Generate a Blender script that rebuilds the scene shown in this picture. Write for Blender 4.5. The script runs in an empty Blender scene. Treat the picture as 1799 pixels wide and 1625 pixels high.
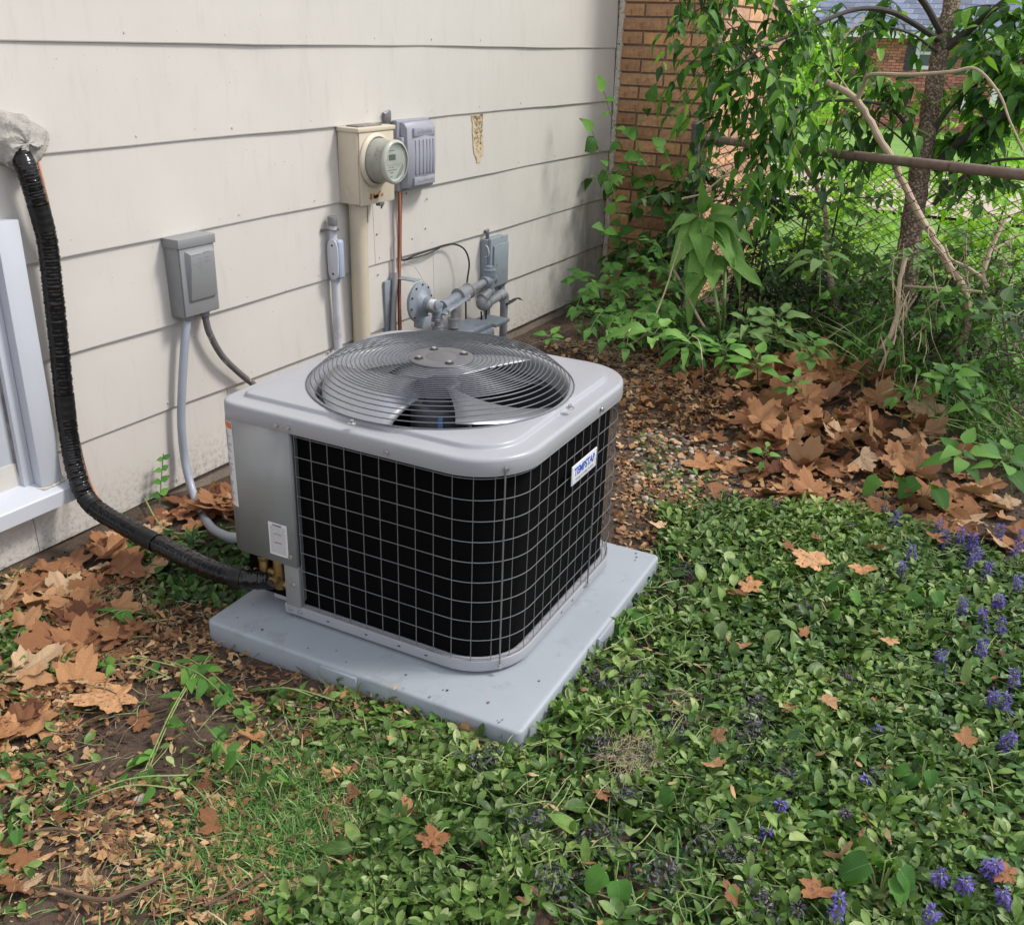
import bpy, bmesh, math, random
import numpy as np
from mathutils import Vector, Matrix
random.seed(7); rng = np.random.default_rng(11)
PI = math.pi
S = bpy.context.scene
COL = S.collection

# ------------------------------------------------------------------ camera
RW = np.array([[0.48791756, -0.87233175, 0.03120536], [-0.33807905, -0.22181385, -0.91460438], [0.80476022, 0.43570167, -0.40314396]])
FPX, CXP, CYP, CH = 1707.93, 899.5, 812.5, 1.5
cam = bpy.data.objects.new('camera', bpy.data.cameras.new('camera')); COL.objects.link(cam)
xr, yd, zf = RW[0], RW[1], RW[2]
cam.matrix_world = Matrix([[xr[i], -yd[i], -zf[i], (0, 0, CH)[i]] for i in range(3)] + [[0, 0, 0, 1]])
cam.data.sensor_width = 36; cam.data.lens = FPX / 1799 * 36; cam.data.clip_start = .05; cam.data.clip_end = 3000
S.camera = cam
S.render.resolution_x = 1024; S.render.resolution_y = 924

# ------------------------------------------------------------------ sky, sun, exposure
SUN_EL, SUN_AZ = 50, -58            # azimuth measured from +X towards +Y, degrees
W = bpy.data.worlds.new('World'); S.world = W; W.use_nodes = True
nt = W.node_tree; nt.nodes.clear()
sky = nt.nodes.new('ShaderNodeTexSky'); sky.sky_type = 'NISHITA'; sky.sun_disc = False
sky.sun_elevation = math.radians(SUN_EL); sky.sun_rotation = math.radians(90 - SUN_AZ); sky.dust_density = 2.5; sky.air_density = 1.0
hs = nt.nodes.new('ShaderNodeMixRGB'); hs.inputs[0].default_value = .62
hs.inputs[2].default_value = (9.3, 9.2, 9.5, 1)      # thin even cloud over the blue
bg = nt.nodes.new('ShaderNodeBackground'); bg.inputs[1].default_value = .108
out = nt.nodes.new('ShaderNodeOutputWorld')
nt.links.new(sky.outputs[0], hs.inputs[1]); nt.links.new(hs.outputs[0], bg.inputs[0]); nt.links.new(bg.outputs[0], out.inputs[0])
sun = bpy.data.lights.new('sun', 'SUN'); sun.energy = 2.0; sun.angle = math.radians(12); sun.color = (1, .95, .87)
so = bpy.data.objects.new('sun', sun); COL.objects.link(so)
sd = Vector((math.cos(math.radians(SUN_EL)) * math.cos(math.radians(SUN_AZ)), math.cos(math.radians(SUN_EL)) * math.sin(math.radians(SUN_AZ)), math.sin(math.radians(SUN_EL))))
so.rotation_euler = sd.to_track_quat('Z', 'Y').to_euler(); so.location = (0, 0, 20)
S.view_settings.view_transform = 'Standard'; S.view_settings.look = 'None'; S.view_settings.gamma = 1
S.view_settings.use_curve_mapping = False; S.view_settings.exposure = .60

# ------------------------------------------------------------------ measuring helpers (photo pixel -> place in the world)
def ray(px, py): return RW.T @ np.array([px - CXP, py - CYP, FPX])
def onz(px, py, z=0.0):
    d = ray(px, py); return np.array([0, 0, CH]) + d * ((z - CH) / d[2])
def ony(px, py, y):
    d = ray(px, py); return np.array([0, 0, CH]) + d * (y / d[1])
def onx(px, py, x):
    d = ray(px, py); return np.array([0, 0, CH]) + d * (x / d[0])
def dep(px, py, D): return np.array([0, 0, CH]) + ray(px, py) * (D / FPX)
def proj(P):
    P = np.atleast_2d(P); c = (P - np.array([0, 0, CH])) @ RW.T
    z = np.maximum(c[:, 2], 1e-3)
    return c[:, 0] / z * FPX + CXP, c[:, 1] / z * FPX + CYP, c[:, 2]

# ------------------------------------------------------------------ materials
def newmat(name):
    m = bpy.data.materials.new(name); m.use_nodes = True; n = m.node_tree
    return m, n, n.nodes['Principled BSDF'], n.nodes['Material Output']
def N(n, t, **k):
    x = n.nodes.new('ShaderNode' + t)
    for a, b in k.items(): setattr(x, a, b)
    return x
def ramp(n, fac, stops):
    r = N(n, 'ValToRGB'); e = r.color_ramp.elements
    while len(e) < len(stops): e.new(.5)
    for i, (p, c) in enumerate(stops): e[i].position = p; e[i].color = (*c, 1) if len(c) == 3 else c
    n.links.new(fac, r.inputs[0]); return r.outputs[0]
def noise(n, scale, detail=6, rough=.6, vec=None, coord='Object', stretch=None):
    t = N(n, 'TexNoise'); t.inputs['Scale'].default_value = scale; t.inputs['Detail'].default_value = detail; t.inputs['Roughness'].default_value = rough
    if vec is None:
        tc = N(n, 'TexCoord'); vec = tc.outputs[coord]
    if stretch:
        mp = N(n, 'Mapping'); mp.inputs['Scale'].default_value = stretch; n.links.new(vec, mp.inputs[0]); vec = mp.outputs[0]
    n.links.new(vec, t.inputs['Vector']); return t.outputs['Fac']
def mix(n, f, a, b, mode='MIX'):
    m = N(n, 'MixRGB', blend_type=mode)
    for i, v in ((0, f), (1, a), (2, b)):
        if isinstance(v, (int, float)): m.inputs[i].default_value = v
        elif isinstance(v, tuple): m.inputs[i].default_value = (*v[:3], 1)
        else: n.links.new(v, m.inputs[i])
    return m.outputs[0]
def bump(n, p, h, strength=.3, dist=.01):
    b = N(n, 'Bump'); b.inputs['Strength'].default_value = strength; b.inputs['Distance'].default_value = dist
    n.links.new(h, b.inputs['Height']); n.links.new(b.outputs[0], p.inputs['Normal']); return b
def pbr(name, c, rough=.5, metal=0., var=.12, scale=14, bs=0, bscale=120, bdist=.002, dirt=None, dscale=6, dlo=.55, dhi=.75, coord='Object', spec=.5, stretch=None):
    m, n, p, o = newmat(name)
    f = noise(n, scale, coord=coord, stretch=stretch)
    col = ramp(n, f, [(.3, tuple(v * (1 - var) for v in c)), (.7, tuple(min(1, v * (1 + var)) for v in c))])
    if dirt:
        g = noise(n, dscale, 10, .7, coord=coord, stretch=stretch)
        k = ramp(n, g, [(dlo, (0, 0, 0)), (dhi, (1, 1, 1))])
        col = mix(n, k, col, dirt)
    n.links.new(col, p.inputs['Base Color'])
    rr = noise(n, scale * 2.3, coord=coord)
    mr = N(n, 'MapRange'); mr.inputs[3].default_value = max(0, rough - .08); mr.inputs[4].default_value = min(1, rough + .08)
    n.links.new(rr, mr.inputs[0]); n.links.new(mr.outputs[0], p.inputs['Roughness'])
    p.inputs['Metallic'].default_value = metal; p.inputs['Specular IOR Level'].default_value = spec
    if bs: bump(n, p, noise(n, bscale, 8, coord=coord), bs, bdist)
    return m
def leafmat(name, stops, rough=.45, trans=.25, vein=(.3, .45, .12), veinamt=.5, sat=1., spots=None, back=None, nside=9., bumpy=.4):
    """per-leaf colour by island, midrib and side veins from the leaf's own UV map"""
    m, n, p, o = newmat(name)
    ge = N(n, 'NewGeometry'); oi = N(n, 'ObjectInfo')
    ad = N(n, 'Math', operation='ADD'); n.links.new(ge.outputs['Random Per Island'], ad.inputs[0]); n.links.new(oi.outputs['Random'], ad.inputs[1])
    fr = N(n, 'Math', operation='FRACT'); n.links.new(ad.outputs[0], fr.inputs[0])
    col = ramp(n, fr.outputs[0], stops)
    uv = N(n, 'TexCoord'); sp = N(n, 'SeparateXYZ'); n.links.new(uv.outputs['UV'], sp.inputs[0])
    a = N(n, 'Math', operation='SUBTRACT'); a.inputs[1].default_value = .5; n.links.new(sp.outputs[0], a.inputs[0])
    b = N(n, 'Math', operation='ABSOLUTE'); n.links.new(a.outputs[0], b.inputs[0])
    mid = N(n, 'Math', operation='LESS_THAN'); mid.inputs[1].default_value = .022; n.links.new(b.outputs[0], mid.inputs[0])
    c1 = N(n, 'Math', operation='MULTIPLY_ADD'); n.links.new(b.outputs[0], c1.inputs[0]); c1.inputs[1].default_value = -.55; n.links.new(sp.outputs[1], c1.inputs[2])
    c2 = N(n, 'Math', operation='MULTIPLY'); c2.inputs[1].default_value = nside; n.links.new(c1.outputs[0], c2.inputs[0])
    c3 = N(n, 'Math', operation='FRACT'); n.links.new(c2.outputs[0], c3.inputs[0])
    c4 = N(n, 'Math', operation='LESS_THAN'); c4.inputs[1].default_value = .12; n.links.new(c3.outputs[0], c4.inputs[0])
    c5 = N(n, 'Math', operation='MULTIPLY'); c5.inputs[1].default_value = .5; n.links.new(c4.outputs[0], c5.inputs[0])
    mx = N(n, 'Math', operation='MAXIMUM'); n.links.new(mid.outputs[0], mx.inputs[0]); n.links.new(c5.outputs[0], mx.inputs[1])
    va = N(n, 'Math', operation='MULTIPLY'); va.inputs[1].default_value = veinamt; n.links.new(mx.outputs[0], va.inputs[0])
    col = mix(n, va.outputs[0], col, vein)
    nf = noise(n, 60, 5)
    col = mix(n, .55, col, ramp(n, nf, [(.3, (.55, .55, .55)), (.7, (1.25, 1.25, 1.25))]), 'MULTIPLY')
    if spots: col = mix(n, ramp(n, noise(n, 130, 3), [(.58, (0, 0, 0)), (.66, (1, 1, 1))]), col, spots)
    if back: col = mix(n, ge.outputs['Backfacing'], col, mix(n, .6, col, back))
    n.links.new(col, p.inputs['Base Color']); p.inputs['Roughness'].default_value = rough; p.inputs['Specular IOR Level'].default_value = .28
    if bumpy:
        sb = N(n, 'Math', operation='SUBTRACT'); n.links.new(nf, sb.inputs[0]); n.links.new(va.outputs[0], sb.inputs[1]); bump(n, p, sb.outputs[0], bumpy, .004)
    if trans:
        t = N(n, 'BsdfTranslucent'); n.links.new(mix(n, 1., col, (1.25, 1.35, .55), 'MULTIPLY'), t.inputs[0])
        ms = N(n, 'MixShader'); ms.inputs[0].default_value = trans
        n.links.new(p.outputs[0], ms.inputs[1]); n.links.new(t.outputs[0], ms.inputs[2]); n.links.new(ms.outputs[0], o.inputs[0])
    return m

# ------------------------------------------------------------------ object helpers
def tag(o, label=None, cat=None, group=None, kind=None):
    if label: o['label'] = label
    if cat: o['category'] = cat
    if group: o['group'] = group
    if kind: o['kind'] = kind
    return o
def empty(name, loc, label, cat, group=None, rz=0.):
    o = bpy.data.objects.new(name, None); COL.objects.link(o); o.location = tuple(loc); o.rotation_euler = (0, 0, rz); o.empty_display_size = .05
    return tag(o, label, cat, group)
def link(name, me, parent=None, loc=None, world=True):
    o = bpy.data.objects.new(name, me); COL.objects.link(o)
    if loc is not None: o.location = tuple(loc)
    if parent is not None:
        o.parent = parent
        if world: o.matrix_parent_inverse = pinv(parent)
    return o
def mbasis(o):
    M = Matrix.LocRotScale(o.location, o.rotation_euler, o.scale)
    if o.parent is not None: M = mbasis(o.parent) @ o.matrix_parent_inverse @ M
    return M
def pinv(o): return mbasis(o).inverted()
def frame(d, up=(0, 0, 1)):
    y = np.array(d, float); y /= np.linalg.norm(y) + 1e-12
    u = np.array(up, float); x = np.cross(y, u)
    if np.linalg.norm(x) < 1e-4: x = np.cross(y, (1, 0, .01))
    x /= np.linalg.norm(x); z = np.cross(x, y); return x, y, z
def mat4(o, x, y, z, s=(1, 1, 1)):
    M = np.eye(4); M[:3, 0] = np.array(x) * s[0]; M[:3, 1] = np.array(y) * s[1]; M[:3, 2] = np.array(z) * s[2]; M[:3, 3] = o; return M
def smoothpath(P, n=8):
    P = [np.array(p, float) for p in P]
    if len(P) < 3: return [P[0] + (P[-1] - P[0]) * t for t in np.linspace(0, 1, n + 1)]
    Q = [2 * P[0] - P[1]] + P + [2 * P[-1] - P[-2]]; R = []
    for i in range(1, len(Q) - 2):
        for k in range(n):
            t = k / n; a, b, c, d = Q[i - 1], Q[i], Q[i + 1], Q[i + 2]
            R.append(.5 * (2 * b + (c - a) * t + (2 * a - 5 * b + 4 * c - d) * t * t + (3 * b - a - 3 * c + d) * t ** 3))
    R.append(P[-1]); return R
class MB:
    def __init__(s): s.v = []; s.f = []
    def add(s, v, f, M=None):
        b = len(s.v)
        for p in v:
            p = np.array(p, float)
            if M is not None: p = M[:3, :3] @ p + M[:3, 3]
            s.v.append(tuple(p))
        s.f += [tuple(i + b for i in q) for q in f]; return s
    def box(s, a, b, M=None):
        (x0, y0, z0), (x1, y1, z1) = a, b
        v = [(x0, y0, z0), (x1, y0, z0), (x1, y1, z0), (x0, y1, z0), (x0, y0, z1), (x1, y0, z1), (x1, y1, z1), (x0, y1, z1)]
        return s.add(v, [(0, 3, 2, 1), (4, 5, 6, 7), (0, 1, 5, 4), (1, 2, 6, 5), (2, 3, 7, 6), (3, 0, 4, 7)], M)
    def tube(s, P, r, seg=8, cap=True, flat=1.):
        P = [np.array(p, float) for p in P]; n = len(P); R = r if hasattr(r, '__len__') else [r] * n
        t = P[1] - P[0]; x, y, z = frame(t, (0.013, .021, 1)); u = x; v = []; f = []
        for i in range(n):
            t = (P[min(i + 1, n - 1)] - P[max(i - 1, 0)]); t /= np.linalg.norm(t) + 1e-12
            u = u - t * (u @ t); u /= np.linalg.norm(u) + 1e-12; w = np.cross(t, u)
            for k in range(seg):
                a = 2 * PI * k / seg; v.append(P[i] + (u * math.cos(a) + w * math.sin(a) * flat) * R[i])
        for i in range(n - 1):
            for k in range(seg):
                k2 = (k + 1) % seg; f.append((i * seg + k, i * seg + k2, (i + 1) * seg + k2, (i + 1) * seg + k))
        if cap: f.append(tuple(range(seg - 1, -1, -1))); f.append(tuple((n - 1) * seg + k for k in range(seg)))
        return s.add(v, f)
    def cyl(s, a, b, r, seg=20, r2=None): return s.tube([a, b], [r, r if r2 is None else r2], seg)
    def lathe(s, prof, M=None, seg=32, close=False):
        v = []; f = []; n = len(prof)
        for (r, z) in prof:
            for k in range(seg): a = 2 * PI * k / seg; v.append((r * math.cos(a), r * math.sin(a), z))
        for i in range(n - 1):
            for k in range(seg):
                k2 = (k + 1) % seg; f.append((i * seg + k, i * seg + k2, (i + 1) * seg + k2, (i + 1) * seg + k))
        if close: f.append(tuple(range(seg - 1, -1, -1))); f.append(tuple((n - 1) * seg + k for k in range(seg)))
        return s.add(v, f, M)
    def prism(s, poly, z0, z1, M=None):
        n = len(poly); v = [(x, y, z0) for x, y in poly] + [(x, y, z1) for x, y in poly]
        f = [tuple(range(n - 1, -1, -1)), tuple(range(n, 2 * n))] + [(i, (i + 1) % n, (i + 1) % n + n, i + n) for i in range(n)]
        return s.add(v, f, M)
    def loops(s, L, close=True):
        n = len(L[0]); v = [p for l in L for p in l]; f = []
        for i in range(len(L) - 1):
            for k in range(n if close else n - 1):
                k2 = (k + 1) % n; f.append((i * n + k, i * n + k2, (i + 1) * n + k2, (i + 1) * n + k))
        return s.add(v, f)
    def mesh(s, name, mat, bevel=0, smooth=True, ang=35, segs=2):
        me = bpy.data.meshes.new(name); me.from_pydata(s.v, [], s.f)
        if bevel:
            bm = bmesh.new(); bm.from_mesh(me)
            es = [e for e in bm.edges if len(e.link_faces) == 2 and e.calc_face_angle(0) > .5]
            bmesh.ops.bevel(bm, geom=es, offset=bevel, segments=segs, affect='EDGES', profile=.5, clamp_overlap=True)
            bm.to_mesh(me); bm.free()
        me.materials.append(mat)
        if smooth:
            me.polygons.foreach_set('use_smooth', [True] * len(me.polygons)); me.set_sharp_from_angle(angle=math.radians(ang))
        me.update(); return me
    def build(s, name, mat, parent=None, bevel=0, smooth=True, ang=35, segs=2):
        return link(name, s.mesh(name, mat, bevel, smooth, ang, segs), parent)

# ---- leaf templates: (verts, tris, uv per vertex); length 1 along +Y, normal +Z
def blade(wf, w=.5, rows=6, cols=3, fold=.12, curl=.25, wave=0., twist=0., seed=0):
    r = random.Random(seed); V = []; UV = []
    ts = np.linspace(0, 1, rows + 1); cs = np.linspace(-1, 1, cols)
    for t in ts:
        ww = wf(t) * w * .5
        for c in cs:
            x = c * ww; z = fold * abs(c) * ww * 2 - curl * t * t + wave * math.sin(t * 11 + c * 2 + seed) * abs(c) * .5
            a = twist * t; V.append((x * math.cos(a), t * (1 - .12 * curl * t), z + x * math.sin(a))); UV.append((.5 + c * .5, t))
    T = []
    for i in range(rows):
        for j in range(cols - 1):
            a = i * cols + j; b = a + 1; c = a + cols + 1; d = a + cols; T += [(a, b, c), (a, c, d)]
    return np.array(V), np.array(T), np.array(UV)
f_ovate = lambda t: max(.0, math.sin(PI * min(1, t) ** .62)) ** .85 * (1 - .25 * t)
f_lance = lambda t: max(.0, math.sin(PI * t ** .8)) ** .9
f_spoon = lambda t: .16 + .84 * max(0, math.sin(PI * max(0, (t - .22)) / .78)) ** .7 if t > .22 else .16
f_heart = lambda t: max(0, (1 - t) ** .6 * (t + .06) ** .28 * 1.55)
f_grass = lambda t: (1 - t) ** .6
f_samara = lambda t: .35 if t < .3 else .35 + .65 * math.sin(PI * (t - .3) / .7) ** .6 if t < 1 else .05
def lobed(seed, curl=.25, foldk=0., torn=0):
    """sycamore / maple style fallen leaf: 5 toothed lobes, veins as creases"""
    r = random.Random(seed); tips = [(-120, .52), (-60, .80), (0, .92), (60, .80), (120, .52)]; out = []
    A = [(-168, .12), (-150, .30)]
    for i, (a, l) in enumerate(tips):
        l *= r.uniform(.88, 1.1); a += r.uniform(-6, 6)
        A += [(a - 22, l * .72), (a - 13, l * .86), (a - 8, l * .82), (a, l), (a + 8, l * .82), (a + 13, l * .87), (a + 22, l * .71)]
        if i < 4: A += [((a + tips[i + 1][0]) / 2, (.50 if i in (1, 2) else .43) * r.uniform(.9, 1.1))]
    A += [(150, .30), (168, .12)]
    n = len(A); V = [(0, .0, 0)]; UV = [(.5, 0)]; cur = r.uniform(.4, 1.5) * curl; ax = r.uniform(0, PI); cup = r.uniform(-.5, 1) * curl
    for q in (.4, .72, 1.0):
        for (a, l) in A:
            th = math.radians(a); x = math.sin(th) * l * q; y = math.cos(th) * l * q
            d = x * math.cos(ax) + y * math.sin(ax)
            z = foldk * abs(d + .1) + cur * d * d * (1.4 if d > 0 else .8) + cup * (x * x + y * y) * .6 + .035 * math.sin(a * .1 + seed) * q + r.uniform(-.022, .022) * q
            V.append((x, y, z)); UV.append((.5 + x * .5, max(0, y * .5 + .3)))
    T = []
    if torn: n0 = int(n * (1 - .13 * torn)); A = A[:n0]; V = V[:1] + [V[1 + q_ * n + k_] for q_ in range(3) for k_ in range(n0)]; UV = UV[:1] + [UV[1 + q_ * n + k_] for q_ in range(3) for k_ in range(n0)]; n = n0
    for k in range(n - 1): T.append((0, k + 2, k + 1))
    for ring in range(2):
        b0 = 1 + ring * n; b1 = b0 + n
        for k in range(n - 1): T += [(b0 + k, b0 + k + 1, b1 + k + 1), (b0 + k, b1 + k + 1, b1 + k)]
    V = np.array(V); V[:, 1] += .18; V *= .85
    # stalk
    return V, np.array(T), np.array(UV)
def tri_mesh(name, V, T, UV, mat, smooth=True):
    me = bpy.data.meshes.new(name); nv, nt_ = len(V), len(T)
    me.vertices.add(nv); me.vertices.foreach_set('co', np.ascontiguousarray(V, np.float32).ravel())
    me.loops.add(nt_ * 3); me.loops.foreach_set('vertex_index', np.ascontiguousarray(T, np.int32).ravel())
    me.polygons.add(nt_); me.polygons.foreach_set('loop_start', np.arange(0, nt_ * 3, 3, dtype=np.int32)); me.polygons.foreach_set('loop_total', np.full(nt_, 3, np.int32))
    if smooth: me.polygons.foreach_set('use_smooth', np.ones(nt_, bool))
    if UV is not None:
        l = me.uv_layers.new(name='UVMap'); l.data.foreach_set('uv', np.ascontiguousarray(UV[T.ravel()], np.float32).ravel())
    me.materials.append(mat); me.update(calc_edges=True); me.validate(); return me
def merged(name, temps, items, mat, parent=None, world=True):
    """items: list of (template index, 4x4); one joined mesh"""
    Vs, Ts, Us = [], [], []; off = 0
    for ti in range(len(temps)):
        Ms = items[1][items[0] == ti] if isinstance(items, tuple) else [M for (t, M) in items if t == ti]
        if not len(Ms): continue
        V, T, U = temps[ti]; Ms = np.array(Ms)
        P = np.einsum('nij,vj->nvi', Ms[:, :3, :3], V) + Ms[:, None, :3, 3]
        k = len(Ms); Vs.append(P.reshape(-1, 3)); Ts.append((T[None] + (np.arange(k) * len(V))[:, None, None] + off).reshape(-1, 3)); Us.append(np.tile(U, (k, 1))); off += k * len(V)
    if not Vs: return None
    me = tri_mesh(name, np.concatenate(Vs), np.concatenate(Ts), np.concatenate(Us), mat)
    return link(name, me, parent)
_tm = {}
def emit(parent, temps, items, mat, top=300, name='leaf', rest='foliage', minpx=7, key=None):
    """the largest-showing items become objects (parts) of their own, the others one joined part"""
    if not items: return
    P = np.array([M[:3, 3] for _, M in items]); sz = np.array([np.linalg.norm(M[:3, 1]) for _, M in items])
    u, v, z = proj(P); px = sz / np.maximum(z, .1) * FPX; vis = (u > -40) & (u < 1840) & (v > -60) & (v < 1680) & (z > .1)
    sc = np.where(vis, px, 0); od = np.argsort(-sc); big = set(int(i) for i in od[:top] if sc[i] > minpx)
    inv = pinv(parent)
    for i in sorted(big):
        t, M = items[i]; k = (id(temps), t, mat.name)
        if k not in _tm: _tm[k] = tri_mesh(name, *temps[t], mat)
        o = bpy.data.objects.new(name, _tm[k]); COL.objects.link(o); o.parent = parent; o.matrix_parent_inverse = inv; o.matrix_basis = Matrix(M.tolist())
    r = [items[i] for i in range(len(items)) if i not in big]
    if r:
        o = merged(rest, temps, r, mat, parent)
        if o: o['kind'] = 'stuff'
def poly_in(P, poly):
    x, y = P[:, 0], P[:, 1]; ins = np.zeros(len(P), bool); n = len(poly)
    for i in range(n):
        (x1, y1), (x2, y2) = poly[i], poly[(i + 1) % n]
        c = ((y1 > y) != (y2 > y)) & (x < (x2 - x1) * (y - y1) / (y2 - y1 + 1e-12) + x1); ins ^= c
    return ins
def fbm(x, y, s, seed=0, oct=4):
    r = np.random.default_rng(seed); o = 0; a = 1; tot = 0
    for k in range(oct):
        for j in range(3):
            th = r.uniform(0, 2 * PI); ph = r.uniform(0, 2 * PI); o = o + a * np.sin((x * math.cos(th) + y * math.sin(th)) * s * r.uniform(.7, 1.4) + ph); tot += a
        s *= 2.1; a *= .55
    return o / tot * 1.6
sst = lambda a, b, x: (lambda t: t * t * (3 - 2 * t))(np.clip((x - a) / (b - a), 0, 1))

# ================================================================== SETTING
WY = 2.51                                     # face of the lapped siding
FEN0, FEN1 = np.array([5.66, 1.93]), np.array([4.05, -.14])      # line of the chain link fence
FD = (FEN1 - FEN0) / np.linalg.norm(FEN1 - FEN0); FN = np.array([-FD[1], FD[0]])
if FN[0] < 0: FN = -FN                          # points to the far side
def beyond(x, y): return (x - FEN0[0]) * FN[0] + (y - FEN0[1]) * FN[1]
def gz(x, y):
    x = np.asarray(x, float); y = np.asarray(y, float)
    near = 1 - sst(6.5, 9, x)
    z = near * (.010 * fbm(x, y, 5, 1) + .004 * fbm(x, y, 30, 2, 3))
    z = z - .06 * sst(2.1, 2.5, y) * sst(1.9, 2.4, x) * near
    z = z + .10 * np.exp(-(((x - 4.45) / .42) ** 2 + ((y - .62) / .38) ** 2)) * near
    z = z - .65 * sst(7, 34, x) + .05 * fbm(x, y, .3, 5) * sst(8, 14, x) * (1 - sst(60, 90, x))
    return z
def grid_lines(a, b, st, far):
    m = list(np.arange(a, b + 1e-6, st)); d = st; x = a; L = []
    while x > -far: d *= 1.22; x -= d; L.append(x)
    x = b; d = st; H = []
    while x < far: d *= 1.22; x += d; H.append(x)
    return np.array(L[::-1] + m + H)
gx = grid_lines(.3, 6.6, .03, 500); gy = grid_lines(-1.2, 2.6, .03, 500)
GX, GY = np.meshgrid(gx, gy, indexing='ij'); GZ = gz(GX, GY)
V = np.stack([GX.ravel(), GY.ravel(), GZ.ravel()], 1); ny = len(gy)
ii, jj = np.meshgrid(np.arange(len(gx) - 1), np.arange(ny - 1), indexing='ij'); a = (ii * ny + jj).ravel()
T = np.concatenate([np.stack([a, a + ny, a + ny + 1], 1), np.stack([a, a + ny + 1, a + 1], 1)])
m, n, p, o = newmat('soil_and_lawn')
tc = N(n, 'TexCoord'); sx = N(n, 'SeparateXYZ'); n.links.new(tc.outputs['Object'], sx.inputs[0])
soil = ramp(n, noise(n, 9, 10, .7), [(.3, (.055, .036, .025)), (.5, (.10, .068, .048)), (.72, (.155, .11, .08))])
soil = mix(n, .6, soil, ramp(n, noise(n, 140, 6), [(.3, (.5, .5, .5)), (.7, (1.35, 1.3, 1.25))]), 'MULTIPLY')
lawn = ramp(n, noise(n, 1.6, 12, .8), [(.3, (.10, .21, .035)), (.55, (.17, .32, .06)), (.75, (.24, .40, .09))])  # greens raised: the sunlit brightness of the lawn is put into its colour
mr = N(n, 'MapRange'); mr.inputs[1].default_value = 6.3; mr.inputs[2].default_value = 7.2; n.links.new(sx.outputs[0], mr.inputs[0])
col = mix(n, mr.outputs[0], soil, lawn); n.links.new(col, p.inputs['Base Color']); p.inputs['Roughness'].default_value = .95
hb = N(n, 'Math', operation='ADD'); n.links.new(noise(n, 45, 10, .7), hb.inputs[0]); n.links.new(noise(n, 260, 6), hb.inputs[1]); bump(n, p, hb.outputs[0], .8, .012)
g = link('ground', tri_mesh('ground', V, T, None, m)); g['kind'] = 'structure'

m_side = pbr('siding_paint', (.56, .54, .508), .5, var=.035, scale=3, bs=.25, bscale=35, bdist=.0015)
n = m_side.node_tree; p = n.nodes['Principled BSDF']; src = p.inputs['Base Color'].links[0].from_socket
st = noise(n, 7, 8, .7, stretch=(3.2, 1, .55)); c = mix(n, ramp(n, st, [(.54, (0, 0, 0)), (.82, (.38, .38, .38))]), src, (.36, .34, .31))
tc = N(n, 'TexCoord'); sx = N(n, 'SeparateXYZ'); n.links.new(tc.outputs['Object'], sx.inputs[0])
m1 = N(n, 'MapRange'); m1.inputs[1].default_value = 4.5; m1.inputs[2].default_value = 5.7; n.links.new(sx.outputs[0], m1.inputs[0])
m2 = N(n, 'MapRange'); m2.inputs[1].default_value = 1.2; m2.inputs[2].default_value = .2; n.links.new(sx.outputs[2], m2.inputs[0])
mm = N(n, 'Math', operation='MULTIPLY'); n.links.new(m1.outputs[0], mm.inputs[0]); n.links.new(m2.outputs[0], mm.inputs[1])
mo = N(n, 'Math', operation='MULTIPLY'); n.links.new(mm.outputs[0], mo.inputs[0]); n.links.new(ramp(n, noise(n, 5, 8, .75, stretch=(1.6, 1, .8)), [(.38, (.15, .15, .15)), (.62, (1, 1, 1))]), mo.inputs[1])
c = mix(n, mo.outputs[0], c, (.20, .195, .165))                                 # mildew near the damp corner
m3 = N(n, 'MapRange'); m3.inputs[1].default_value = .18; m3.inputs[2].default_value = .0; n.links.new(sx.outputs[2], m3.inputs[0])
m4 = N(n, 'Math', operation='MULTIPLY'); n.links.new(m3.outputs[0], m4.inputs[0]); n.links.new(ramp(n, noise(n, 60, 8, .8), [(.48, (0, 0, 0)), (.66, (1, 1, 1))]), m4.inputs[1])
c = mix(n, m4.outputs[0], c, (.22, .19, .16))                                   # splashed mud low down
c = mix(n, ramp(n, noise(n, 95, 2, .4), [(.76, (0, 0, 0)), (.78, (1, 1, 1))]), c, (.22, .20, .18))   # specks
n.links.new(c, p.inputs['Base Color'])
m_brick = pbr('brick_orange', (.49, .285, .15), .85, var=.28, scale=7, bs=.7, bscale=55, bdist=.006, dirt=(.30, .145, .07), dscale=26, dlo=.5, dhi=.68)
m_brick_sunlit = pbr('brick_sunlit_tint', (.56, .33, .22), .85, var=.22, scale=7, bs=.7, bscale=55, bdist=.006, dirt=(.36, .16, .10), dscale=40, dlo=.55, dhi=.66)  # same brick made paler: sunlight on the yard face is put into the colour
for mb_ in (m_brick, m_brick_sunlit):       # tone changes from brick to brick
    n = mb_.node_tree; p = n.nodes['Principled BSDF']; src = p.inputs['Base Color'].links[0].from_socket; oi = N(n, 'ObjectInfo')
    n.links.new(mix(n, 1, src, ramp(n, oi.outputs['Random'], [(0, (.72, .68, .66)), (.5, (1, 1, 1)), (1, (1.22, 1.16, 1.0))]), 'MULTIPLY'), p.inputs['Base Color'])
m_mortar = pbr('mortar', (.22, .16, .12), .95, var=.25, scale=20, bs=.6, bscale=120, bdist=.004)
m_conc = pbr('foundation_concrete', (.24, .20, .165), .95, var=.2, scale=8, bs=.7, bscale=90, bdist=.006, dirt=(.12, .095, .075), dscale=9)
m_caulk = pbr('cracked_caulk', (.52, .49, .42), .9, var=.2, scale=60, bs=.8, bscale=90, bdist=.006, dirt=(.16, .13, .10), dscale=50, dlo=.55, dhi=.62)

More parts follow.
